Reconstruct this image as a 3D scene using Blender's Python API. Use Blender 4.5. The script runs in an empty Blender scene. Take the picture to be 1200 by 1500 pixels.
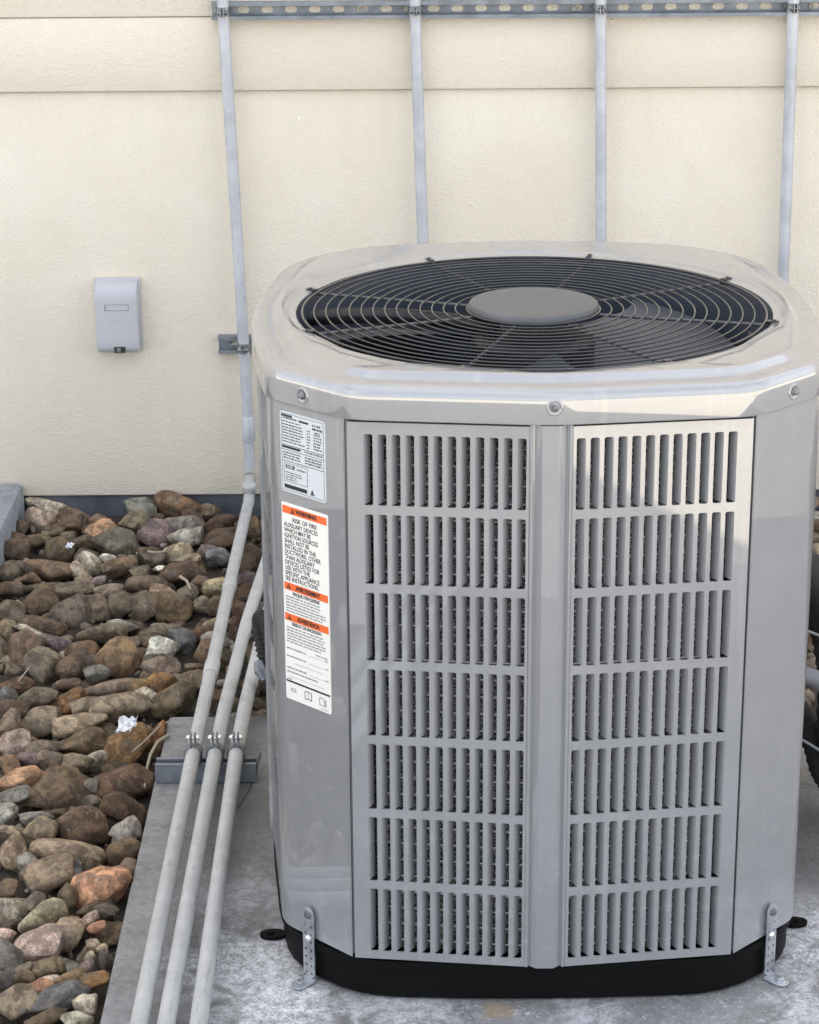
import bpy, math, random
from mathutils import Vector, Matrix, Euler, noise
random.seed(11)
sc = bpy.context.scene
col = sc.collection
R = math.radians

# ------------------------------------------------------------------ camera
cd = bpy.data.cameras.new('camera')
cam = bpy.data.objects.new('camera', cd); col.objects.link(cam); sc.camera = cam
cd.sensor_fit = 'VERTICAL'; cd.sensor_height = 36.0; cd.lens = 3399.8 * 36 / 1500
cd.clip_start = .05; cd.clip_end = 2000
_p, _y, _r = R(18.9906), R(.1687), R(-.3977)
_f = Vector((math.sin(_y)*math.cos(_p), math.cos(_y)*math.cos(_p), -math.sin(_p)))
_rt = Vector((math.cos(_y), -math.sin(_y), 0)); _up = _rt.cross(_f)
_r2 = _rt*math.cos(_r) + _up*math.sin(_r); _u2 = -_rt*math.sin(_r) + _up*math.cos(_r)
M = Matrix((_r2, _u2, -_f)).transposed().to_4x4(); M.translation = (-.1798, -2.7016, 1.6158)
cam.matrix_world = M

# ------------------------------------------------------------------ sky, sun, exposure
SUN = Vector((.30, 1.0, .85)).normalized()          # towards the sun, behind the building on the right
w = bpy.data.worlds.new('World'); sc.world = w; w.use_nodes = True
wn = w.node_tree.nodes; wl = w.node_tree.links
bg = wn['Background']; bg.inputs['Strength'].default_value = .065
sky = wn.new('ShaderNodeTexSky'); sky.sky_type = 'NISHITA'; sky.sun_disc = False
sky.sun_elevation = math.asin(SUN.z); sky.sun_rotation = math.atan2(SUN.x, SUN.y)
sky.air_density = 1.0; sky.dust_density = 2.0; sky.ozone_density = 1.0
cl = wn.new('ShaderNodeTexNoise'); cl.inputs['Scale'].default_value = 2.2; cl.inputs['Detail'].default_value = 6
cr = wn.new('ShaderNodeMapRange'); cr.inputs[1].default_value = .35; cr.inputs[2].default_value = .65
cr.inputs[3].default_value = .25; cr.inputs[4].default_value = .70
mx = wn.new('ShaderNodeMix'); mx.data_type = 'RGBA'
tc = wn.new('ShaderNodeTexCoord')
wl.new(tc.outputs['Generated'], cl.inputs['Vector'])
wl.new(cl.outputs['Fac'], cr.inputs[0]); wl.new(cr.outputs[0], mx.inputs[0])
wl.new(sky.outputs[0], mx.inputs[6]); mx.inputs[7].default_value = (8.6, 8.6, 8.9, 1)
wl.new(mx.outputs[2], bg.inputs['Color'])
sl = bpy.data.lights.new('sun', 'SUN'); sl.energy = 5.0; sl.angle = R(.53); sl.color = (1, .94, .84)
so = bpy.data.objects.new('sun', sl); col.objects.link(so)
so.rotation_euler = (-SUN).to_track_quat('-Z', 'Y').to_euler(); so.location = (4, 6, 10)
sc.view_settings.view_transform = 'Standard'
sc.view_settings.look = 'None'
sc.view_settings.gamma = 1.0
sc.view_settings.exposure = 2.32

# ------------------------------------------------------------------ materials
class NT:
    def __init__(s, name):
        s.m = bpy.data.materials.new(name); s.m.use_nodes = True
        s.n = s.m.node_tree.nodes; s.l = s.m.node_tree.links
        s.b = s.n['Principled BSDF']; s.tc = s.n.new('ShaderNodeTexCoord')
    def inp(s, k, v):
        if hasattr(v, 'is_output'): s.l.new(v, s.b.inputs[k])
        else: s.b.inputs[k].default_value = v
    def _set(s, sock, v):
        if hasattr(v, 'is_output'): s.l.new(v, sock)
        else: sock.default_value = v
    def coord(s, kind='Object', scale=(1, 1, 1), loc=(0, 0, 0)):
        mp = s.n.new('ShaderNodeMapping'); mp.inputs['Scale'].default_value = scale; mp.inputs['Location'].default_value = loc
        s.l.new(s.tc.outputs[kind], mp.inputs['Vector']); return mp.outputs[0]
    def world(s):
        return s.n.new('ShaderNodeNewGeometry').outputs['Position']
    def noise(s, vec, scale, detail=4, rough=.55, dist=0):
        t = s.n.new('ShaderNodeTexNoise'); t.inputs['Scale'].default_value = scale; t.inputs['Detail'].default_value = detail
        t.inputs['Roughness'].default_value = rough; t.inputs['Distortion'].default_value = dist
        s.l.new(vec, t.inputs['Vector']); return t.outputs['Fac']
    def voro(s, vec, scale, feature='F1'):
        t = s.n.new('ShaderNodeTexVoronoi'); t.feature = feature; t.inputs['Scale'].default_value = scale
        s.l.new(vec, t.inputs['Vector']); return t.outputs['Distance']
    def ramp(s, v, lo, hi, a=0., b=1.):
        t = s.n.new('ShaderNodeMapRange'); t.interpolation_type = 'SMOOTHSTEP'
        for i, q in enumerate((v, lo, hi, a, b)): s._set(t.inputs[i], q)
        return t.outputs[0]
    def math(s, op, a, b=0.):
        t = s.n.new('ShaderNodeMath'); t.operation = op; s._set(t.inputs[0], a); s._set(t.inputs[1], b); return t.outputs[0]
    def mix(s, f, a, b, blend='MIX'):
        t = s.n.new('ShaderNodeMix'); t.data_type = 'RGBA'; t.blend_type = blend
        for i, q in ((0, f), (6, a), (7, b)):
            if isinstance(q, tuple) and len(q) == 3: q = (*q, 1)
            s._set(t.inputs[i], q)
        return t.outputs[2]
    def dist(s, vec, p):
        t = s.n.new('ShaderNodeVectorMath'); t.operation = 'DISTANCE'; s.l.new(vec, t.inputs[0]); t.inputs[1].default_value = p
        return t.outputs['Value']
    def sep(s, vec):
        t = s.n.new('ShaderNodeSeparateXYZ'); s.l.new(vec, t.inputs[0]); return t.outputs
    def bump(s, h, strength=.5, d=.01):
        t = s.n.new('ShaderNodeBump'); t.inputs['Strength'].default_value = strength; t.inputs['Distance'].default_value = d
        s.l.new(h, t.inputs['Height']); s.l.new(t.outputs[0], s.b.inputs['Normal']); return t

M_PEBBLE = None
def simple(name, c, rough=.5, metal=0., coat=0., spec=.5):
    t = NT(name); t.inp('Base Color', (*c, 1)); t.inp('Roughness', rough); t.inp('Metallic', metal)
    t.inp('Coat Weight', coat); t.inp('Coat Roughness', .04); t.inp('Specular IOR Level', spec)
    return t

# stucco
t = NT('stucco'); g = t.world()
n1 = t.noise(g, 290, 3, .55); n2 = t.noise(g, 3.2, 5, .6); n3 = t.noise(g, 600, 2)
c = t.mix(t.ramp(n2, .35, .7), (.75, .68, .565), (.795, .73, .62))
c = t.mix(t.ramp(n1, .30, .46, .16, 0), c, (.46, .40, .31))
z = t.sep(g)[2]
c = t.mix(t.math('MULTIPLY', t.ramp(t.math('ADD', z, t.math('MULTIPLY', n2, .12)), .05, .40, 1, 0), .24), c, (.55, .47, .37))
st = t.noise(t.coord('Object', (1, 1, .06)), 26, 4, .6)
under = t.math('MULTIPLY', t.ramp(z, .70, .893, 0, 1), t.ramp(z, .8935, .8955, 1, 0))
c = t.mix(t.math('MULTIPLY', t.math('MULTIPLY', t.ramp(st, .50, .72), under), .13), c, (.50, .45, .37))
c = t.mix(t.math('MULTIPLY', t.ramp(t.noise(g, 34, 5, .7), .60, .75), .16), c, (.52, .46, .37))
chip = t.math('MULTIPLY', t.ramp(t.math('ADD', t.dist(g, (-.3855, 2.03, .838)), t.math('MULTIPLY', n1, .006)), .0045, .0070, 1, 0), 1)
c = t.mix(chip, c, (.85, .84, .80))
t.inp('Base Color', c); t.inp('Roughness', .92); t.inp('Specular IOR Level', .2)
h = t.math('ADD', t.math('MULTIPLY', t.ramp(n1, .3, .7), .8), t.math('MULTIPLY', n3, .25))
t.bump(h, .6, .0022)
M_STUCCO = t.m

# concrete slab
t = NT('slab_concrete'); g = t.world()
n1 = t.noise(g, 6, 6, .65); n2 = t.noise(g, 70, 5, .7); n3 = t.noise(g, 260, 3, .7); n4 = t.noise(g, 22, 6, .7, .6)
c = t.mix(t.ramp(n1, .3, .7), (.160, .158, .154), (.290, .288, .285))
c = t.mix(t.ramp(n2, .35, .7, 0, .55), c, (.35, .35, .35))
c = t.mix(t.ramp(n3, .34, .42, .65, 0), c, (.09, .085, .075))
def splash(c, p, r0, r1, amt=1., colr=(.80, .82, .85), k=.20):
    d = t.math('ADD', t.dist(g, p), t.math('MULTIPLY', t.math('SUBTRACT', n4, .5), k))
    f = t.math('MULTIPLY', t.ramp(d, r0, r1, 1, 0), t.ramp(t.math('ADD', t.math('MULTIPLY', n2, .6), t.math('MULTIPLY', n3, .5)), .45, .66, .15, amt))
    return t.mix(f, c, colr)
c = splash(c, (-.40, .10, 0), .02, .14, .8)
c = splash(c, (-.35, -.02, 0), .02, .12, .9)
c = splash(c, (.43, .14, 0), .03, .19, .95)
c = splash(c, (.36, -.03, 0), .01, .09, .6)
c = splash(c, (-.18, -.02, 0), .02, .10, .55)
c = splash(c, (-.43, .30, 0), .01, .10, .45)
c = splash(c, (.06, -.035, 0), .01, .07, .5)
c = splash(c, (-.425, .62, 0), .02, .15, .75, (.10, .095, .08))
c = splash(c, (.47, .42, 0), .05, .20, .85, (.08, .075, .065))
tan = t.math('ADD', t.dist(g, (-.058, -.024, 0)), t.math('MULTIPLY', t.math('SUBTRACT', n4, .5), .09))
c = t.mix(t.ramp(tan, .010, .022, .85, 0), c, (.34, .27, .18))
pore = t.voro(g, 210)
c = t.mix(t.math('MULTIPLY', t.ramp(pore, .10, .22, 1, 0), t.ramp(n4, .42, .58)), c, (.05, .047, .042))
scr = t.noise(t.coord('Object', (1, 1, 1)), 90, 5, .8, 1.6)
near = t.ramp(t.math('ADD', t.dist(g, (.05, -.02, 0)), t.math('MULTIPLY', n4, .25)), .25, .62, 1, 0)
c = t.mix(t.math('MULTIPLY', t.math('MULTIPLY', t.ramp(scr, .56, .64), near), .65), c, (.74, .75, .78))
c = t.mix(t.math('MULTIPLY', t.ramp(n4, .50, .62), .22), c, (.09, .088, .082))
t.inp('Base Color', c); t.inp('Roughness', .85); t.inp('Specular IOR Level', .3)
t.bump(t.math('ADD', t.math('MULTIPLY', n2, .7), t.math('MULTIPLY', n3, .6)), .55, .003)
M_SLAB = t.m

t = NT('kerb_concrete'); g = t.world(); n1 = t.noise(g, 25, 5); n2 = t.noise(g, 160, 4)
c = t.mix(t.ramp(n1, .3, .7), (.20, .22, .25), (.30, .32, .35)); c = t.mix(t.ramp(n2, .4, .7, 0, .5), c, (.42, .43, .44))
t.inp('Base Color', c); t.inp('Roughness', .9); t.bump(n2, .5, .003); M_KERB = t.m

t = NT('flashing_paint'); g = t.world(); n1 = t.noise(g, 14, 5)
t.inp('Base Color', t.mix(t.ramp(n1, .3, .7), (.065, .072, .085), (.14, .15, .165))); t.inp('Roughness', .6); M_FLASH = t.m

t = NT('soil'); g = t.world(); n1 = t.noise(g, 30, 6, .7); n2 = t.noise(g, 140, 4)
c = t.mix(t.ramp(n1, .3, .7), (.022, .016, .011), (.055, .042, .03)); c = t.mix(t.ramp(n2, .6, .72, 0, .6), c, (.2, .17, .13))
t.inp('Base Color', c); t.inp('Roughness', .95); t.bump(t.math('ADD', n1, n2), .8, .012); M_SOIL = t.m

t = NT('yard_ground'); g = t.world(); n1 = t.noise(g, .8, 6, .7); n2 = t.noise(g, 60, 4)
c = t.mix(t.ramp(n1, .3, .7), (.50, .46, .39), (.60, .56, .49)); t.inp('Base Color', c); t.inp('Roughness', .95); t.bump(n2, .5, .01); M_YARD = t.m

# river stones: object colour tinted by noise, veins and pits
t = NT('river_stone'); oi = t.n.new('ShaderNodeObjectInfo'); g = t.world()
n1 = t.noise(g, 45, 6, .65, .4); n2 = t.noise(g, 210, 6, .75); n3 = t.noise(g, 620, 3, .7); n4 = t.noise(g, 24, 3, .5, 1.2); n5 = t.noise(g, 85, 5, .7, .8)
base = oi.outputs['Color']
c = t.mix(t.ramp(n1, .42, .58), t.mix(1., base, (.62, .58, .53), 'MULTIPLY'), t.mix(1., base, (1.45, 1.40, 1.30), 'MULTIPLY'))
c = t.mix(t.ramp(n4, .54, .66, 0, .5), c, (.20, .175, .14))
c = t.mix(t.ramp(n4, .30, .44, .45, 0), c, (.075, .052, .034))
c = t.mix(t.ramp(n5, .60, .66, 0, .55), c, (.42, .37, .30))
c = t.mix(t.ramp(n2, .36, .47, .6, 0), c, (.035, .027, .02))
c = t.mix(t.ramp(n3, .58, .68, 0, .45), c, (.42, .38, .31))
t.inp('Base Color', c); t.inp('Roughness', t.ramp(n1, .3, .7, .55, .8)); t.inp('Specular IOR Level', .4)
t.bump(t.math('ADD', t.math('MULTIPLY', n2, .8), t.math('ADD', n5, t.math('MULTIPLY', n3, .3))), 1., .0045)
M_STONE = t.m

t = NT('mixed_grit'); gi = t.n.new('ShaderNodeNewGeometry'); g = gi.outputs['Position']; rp = t.n.new('ShaderNodeValToRGB')
els = ((0., (.05, .035, .022)), (.25, (.12, .085, .055)), (.5, (.17, .14, .10)), (.7, (.24, .19, .13)), (.84, (.40, .35, .27)), (.93, (.62, .57, .48)))
for i, (p, c_) in enumerate(els):
    e = rp.color_ramp.elements[i] if i < 2 else rp.color_ramp.elements.new(p)
    e.position = p; e.color = (*c_, 1)
rp.color_ramp.interpolation = 'CONSTANT'; t.l.new(gi.outputs['Random Per Island'], rp.inputs[0]); n2 = t.noise(g, 260, 4, .7)
c = t.mix(t.ramp(n2, .35, .5, .5, 0), rp.outputs[0], (.05, .04, .03)); t.inp('Base Color', c); t.inp('Roughness', .85); t.bump(n2, .8, .003); M_PEBBLE = t.m

# cabinet paint
def paint(name, c0, rough=.28, coat=.75):
    t = NT(name); g = t.world(); n1 = t.noise(g, 9, 5, .6); n2 = t.noise(g, 38, 5, .7, 1.)
    c = t.mix(t.ramp(n1, .3, .7), tuple(q*.95 for q in c0), tuple(q*1.04 for q in c0))
    z = t.sep(g)[2]
    grime = t.math('MULTIPLY', t.ramp(n2, .52, .70), t.ramp(z, .08, .42, .14, .02))
    c = t.mix(grime, c, (.62, .61, .59))
    t.inp('Base Color', c); t.inp('Roughness', t.ramp(n2, .4, .7, rough, rough + .12))
    t.inp('Coat Weight', coat); t.inp('Coat IOR', 2.3); t.inp('Coat Roughness', t.ramp(n1, .35, .7, .004, .025)); t.inp('Specular IOR Level', .5)
    st = t.noise(t.coord('Object', (1, 1, .05)), 55, 4, .65)
    c = t.mix(t.math('MULTIPLY', t.ramp(st, .54, .72), .13), c, (.50, .49, .46))
    c = t.mix(t.math('MULTIPLY', t.ramp(t.noise(g, 240, 4, .75), .60, .70), .18), c, (.12, .115, .105))
    t.l.new(c, t.b.inputs['Base Color'])
    wav = t.math('ADD', t.noise(g, 14, 2), t.math('MULTIPLY', t.noise(g, 4.5, 2), 2.2))
    t.bump(wav, .12, .004)
    return t.m
M_PAINT = paint('cabinet_paint', (.246, .25, .26))
M_LID = paint('lid_paint', (.235, .238, .245), .30, 1.)

t = NT('galvanised'); g = t.world(); n1 = t.noise(g, 40, 5, .6); n2 = t.noise(g, 160, 3)
t.inp('Base Color', t.mix(t.ramp(n1, .3, .7), (.36, .38, .41), (.56, .58, .61))); t.inp('Metallic', .75)
t.inp('Roughness', t.ramp(n2, .3, .7, .32, .55)); M_GALV = t.m
t = NT('strut_steel'); g = t.world(); n1 = t.noise(g, 30, 5, .6)
t.inp('Base Color', t.mix(t.ramp(n1, .3, .7), (.17, .19, .215), (.27, .295, .33))); t.inp('Metallic', .6); t.inp('Roughness', .5); M_STRUT = t.m
t = NT('dark_clamp_steel'); g = t.world(); n1 = t.noise(g, 120, 4)
t.inp('Base Color', t.mix(t.ramp(n1, .3, .7), (.14, .145, .15), (.30, .31, .32))); t.inp('Metallic', .7); t.inp('Roughness', .45); M_CLAMP = t.m
def conduit_mat(name, a, b, dirt, rough):
    t = NT(name); g = t.world(); n1 = t.noise(g, 18, 5, .65); sv = t.coord('Object', (1, .12, .12)); n2 = t.noise(sv, 150, 4, .7); n3 = t.noise(sv, 60, 5, .7, .4)
    c = t.mix(t.ramp(n1, .3, .7), a, b)
    c = t.mix(t.ramp(n2, .56, .70, 0, dirt), c, (.20, .19, .165))
    c = t.mix(t.ramp(n3, .60, .72, 0, dirt), c, (.13, .12, .10))
    t.inp('Base Color', c); t.inp('Metallic', .15); t.inp('Roughness', rough); t.bump(n2, .1, .001); return t.m
M_COND = conduit_mat('conduit_zinc', (.41, .43, .46), (.53, .55, .58), .25, .42)
M_COND2 = conduit_mat('dusty_conduit_zinc', (.41, .415, .405), (.50, .505, .50), .5, .6)
M_BLACKP = simple('black_plastic', (.004, .004, .004), .55, spec=.12).m
M_GRILLE = simple('grille_coating', (.020, .021, .023), .30, .0, .4).m
M_SPOKE = simple('spoke_wire', (.085, .086, .088), .4).m
t = NT('hub_plastic'); g = t.world(); n1 = t.noise(g, 30, 6, .7); n2 = t.noise(g, 300, 3)
c = t.mix(t.ramp(n1, .35, .7), (.088, .090, .094), (.135, .134, .130)); c = t.mix(t.ramp(n2, .62, .72, 0, .4), c, (.25, .24, .22))
t.inp('Base Color', c); t.inp('Roughness', t.ramp(n1, .3, .7, .42, .62)); M_HUB = t.m
M_SHROUD = simple('shroud_dark', (.045, .055, .075), .42).m
M_FAN = simple('fan_blade_grey', (.085, .092, .105), .45).m
M_MOTOR = simple('motor_black', (.012, .012, .013), .4).m
t = NT('coil_fins'); g = t.world(); n1 = t.noise(g, 420, 3, .75)
t.inp('Base Color', t.mix(t.ramp(n1, .46, .62), (.010, .010, .010), (.46, .455, .44))); t.inp('Roughness', .6); t.bump(n1, 1., .004); M_COIL = t.m
M_TUBE = simple('coil_tube_alu', (.60, .59, .57), .4, .4).m
M_BOXG = simple('box_plastic', (.44, .45, .475), .45).m
M_DARK = simple('dark_recess', (.02, .018, .016), .6).m
M_WHITE = simple('label_white', (.78, .77, .72), .5).m
M_SILVER = simple('label_silver', (.58, .61, .63), .4).m
M_ORANGE = simple('label_orange', (.78, .14, .03), .5).m
M_INK = simple('label_ink', (.02, .02, .022), .6).m
M_INKG = simple('label_ink_grey', (.16, .17, .18), .6).m
M_BOLT = simple('bright_bolt', (.72, .72, .70), .25, .8).m
M_FOAM = simple('foam_black', (.022, .021, .020), .75).m
M_PVC = simple('grey_pvc', (.16, .165, .175), .45).m
M_WOOD = simple('dry_twig', (.34, .29, .22), .9).m
t = NT('litter_white'); g = t.world(); n1 = t.noise(g, 200, 3)
t.inp('Base Color', t.mix(t.ramp(n1, .4, .6), (.5, .52, .56), (.88, .88, .88))); t.inp('Roughness', .4); t.bump(n1, .6, .004); M_LITTER = t.m

# ------------------------------------------------------------------ mesh helpers
def bez(a, b, c, n):
    return [a*(1-u)**2 + b*2*u*(1-u) + c*u*u for u in [i/n for i in range(n+1)]]

class MB:
    def __init__(s): s.v = []; s.f = []
    def add(s, vs, fs):
        o = len(s.v); s.v += [tuple(q) for q in vs]; s.f += [tuple(i+o for i in f) for f in fs]; return s
    def box(s, lo, hi, T=None):
        vs = [Vector((x, y, z)) for x in (lo[0], hi[0]) for y in (lo[1], hi[1]) for z in (lo[2], hi[2])]
        if T: vs = [T @ q for q in vs]
        return s.add(vs, [(0, 1, 3, 2), (4, 6, 7, 5), (0, 4, 5, 1), (2, 3, 7, 6), (0, 2, 6, 4), (1, 5, 7, 3)])
    def tube(s, pts, r, n=12, cap=True, squash=None):
        pts = [Vector(p) for p in pts]; rs = r if isinstance(r, (list, tuple)) else [r]*len(pts)
        t0 = (pts[1]-pts[0]).normalized(); a = t0.orthogonal().normalized()
        vs = []; m = len(pts)
        for i, p in enumerate(pts):
            tt = ((pts[min(i+1, m-1)]-p).normalized() + (p-pts[max(i-1, 0)]).normalized()).normalized()
            a = (a - tt*a.dot(tt)).normalized(); b = tt.cross(a)
            for k in range(n):
                q = 2*math.pi*k/n; vs.append(p + (a*math.cos(q) + b*math.sin(q))*rs[i])
        fs = [(i*n+k, i*n+(k+1) % n, (i+1)*n+(k+1) % n, (i+1)*n+k) for i in range(m-1) for k in range(n)]
        if cap: fs += [tuple(range(n-1, -1, -1)), tuple(range((m-1)*n, m*n))]
        return s.add(vs, fs)
    def ring(s, c, rad, r, N=96, n=8):
        vs = []
        for i in range(N):
            a = 2*math.pi*i/N; d = Vector((math.cos(a), math.sin(a), 0))
            for k in range(n):
                q = 2*math.pi*k/n; vs.append(Vector(c) + d*(rad + r*math.cos(q)) + Vector((0, 0, r*math.sin(q))))
        fs = [(i*n+k, ((i+1) % N)*n+k, ((i+1) % N)*n+(k+1) % n, i*n+(k+1) % n) for i in range(N) for k in range(n)]
        return s.add(vs, fs)
    def lathe(s, c, prof, n=48, axis='Z', T=None):
        vs = []
        for (r, h) in prof:
            for k in range(n):
                q = 2*math.pi*k/n; vs.append(Vector((r*math.cos(q), r*math.sin(q), h)))
        if T: vs = [T @ v for v in vs]
        vs = [v + Vector(c) for v in vs]; m = len(prof)
        fs = [(i*n+k, i*n+(k+1) % n, (i+1)*n+(k+1) % n, (i+1)*n+k) for i in range(m-1) for k in range(n)]
        if prof[0][0] > 1e-6: fs.append(tuple(range(n-1, -1, -1)))
        if prof[-1][0] > 1e-6: fs.append(tuple(range((m-1)*n, m*n)))
        return s.add(vs, fs)
    def prism(s, poly, T, h0, h1):
        n = len(poly); vs = [T @ Vector((x, y, h)) for h in (h0, h1) for (x, y) in poly]
        fs = [tuple(range(n-1, -1, -1)), tuple(range(n, 2*n))] + [(i, (i+1) % n, n+(i+1) % n, n+i) for i in range(n)]
        return s.add(vs, fs)
    def loft(s, rings, close=True):
        n = len(rings[0]); o = [q for r in rings for q in r]
        m = n if close else n-1
        fs = [(i*n+k, i*n+(k+1) % n, (i+1)*n+(k+1) % n, (i+1)*n+k) for i in range(len(rings)-1) for k in range(m)]
        return s.add(o, fs)
    def build(s, name, mat, parent=None, smooth=None, bevel=0, base=None):
        off = Vector((0, 0, 0))
        if parent is not None: off = parent_origin(parent)
        elif base is not None: off = Vector(base)
        me = bpy.data.meshes.new(name)
        me.from_pydata([tuple(Vector(q)-off) for q in s.v], [], s.f); me.materials.append(mat)
        import bmesh
        bm = bmesh.new(); bm.from_mesh(me); bmesh.ops.remove_doubles(bm, verts=bm.verts, dist=1e-6)
        bmesh.ops.recalc_face_normals(bm, faces=bm.faces)
        if bevel:
            es = [e for e in bm.edges if len(e.link_faces) == 2 and e.calc_face_angle(0) > R(35)]
            bmesh.ops.bevel(bm, geom=es, offset=bevel, segments=2, affect='EDGES', profile=.5, clamp_overlap=True)
        if smooth is not None:
            for f in bm.faces: f.smooth = True
            for e in bm.edges:
                if len(e.link_faces) == 2 and e.calc_face_angle(0) > R(smooth): e.smooth = False
        bm.to_mesh(me); bm.free()
        o = bpy.data.objects.new(name, me); col.objects.link(o)
        if parent is not None: o.parent = parent
        else: o.location = off
        return o

def parent_origin(p):
    v = Vector(p.location); q = p.parent
    while q: v += Vector(q.location); q = q.parent
    return v

def tag(o, label=None, cat=None, group=None, kind=None):
    for k, v in (('label', label), ('category', cat), ('group', group), ('kind', kind)):
        if v: o[k] = v
    return o

def thing(name, label, cat, loc, group=None):
    o = bpy.data.objects.new(name, None); o.empty_display_size = .05; col.objects.link(o); o.location = loc
    return tag(o, label, cat, group)

def part_copy(o, parent):
    c = o.copy(); col.objects.link(c); c.parent = parent; return c

def frame(o, x, y, z):
    m = Matrix((Vector(x), Vector(y), Vector(z))).transposed().to_4x4(); m.translation = Vector(o); return m

def text_mesh(body, size, T, align='CENTER', squeeze=1., bold=0.):
    cu = bpy.data.curves.new('lettering', 'FONT'); cu.body = body; cu.size = size; cu.align_x = align; cu.align_y = 'CENTER'
    cu.space_line = 1.0; cu.offset = bold; cu.resolution_u = 2
    o = bpy.data.objects.new('lettering', cu); col.objects.link(o)
    dg = bpy.context.evaluated_depsgraph_get(); me = bpy.data.meshes.new_from_object(o.evaluated_get(dg))
    vs = [T @ Vector((v.co.x*squeeze, v.co.y, 0)) for v in me.vertices]; fs = [tuple(p.vertices) for p in me.polygons]
    bpy.data.objects.remove(o); bpy.data.curves.remove(cu); bpy.data.meshes.remove(me)
    return vs, fs

def rrect(w, h, r, n=3):
    pts = []
    for (cx, cy, a0) in ((w/2-r, h/2-r, 0), (-w/2+r, h/2-r, 90), (-w/2+r, -h/2+r, 180), (w/2-r, -h/2+r, 270)):
        for k in range(n+1):
            a = R(a0 + 90*k/n); pts.append((cx + r*math.cos(a), cy + r*math.sin(a)))
    return pts

def cell_hole(mb, cx, cy, x0, x1, y0, y1, hole, T, depth=0.):
    """flat cell x0..x1, y0..y1 with a hole (points round cx, cy), with inner walls of the given depth"""
    n = len(hole); outer = []
    for (hx, hy) in hole:
        dx, dy = hx, hy
        sx = (x1-cx)/dx if dx > 1e-9 else ((x0-cx)/dx if dx < -1e-9 else 1e9)
        sy = (y1-cy)/dy if dy > 1e-9 else ((y0-cy)/dy if dy < -1e-9 else 1e9)
        q = min(sx, sy); outer.append([cx+dx*q, cy+dy*q])
    for (X, Y) in ((x0, y0), (x1, y0), (x0, y1), (x1, y1)):       # snap the nearest outer point to each corner
        k = min(range(n), key=lambda i: (outer[i][0]-X)**2 + (outer[i][1]-Y)**2); outer[k] = [X, Y]
    vs = [T @ Vector((a, b, 0)) for a, b in outer] + [T @ Vector((cx+a, cy+b, 0)) for a, b in hole]
    fs = [(i, (i+1) % n, n+(i+1) % n, n+i) for i in range(n)]
    if depth:
        vs += [T @ Vector((cx+a, cy+b, -depth)) for a, b in hole]
        fs += [(n+i, n+(i+1) % n, 2*n+(i+1) % n, 2*n+i) for i in range(n)]
    mb.add(vs, fs)

WALL_R, WALL_H = 2.22, 5.6
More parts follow.
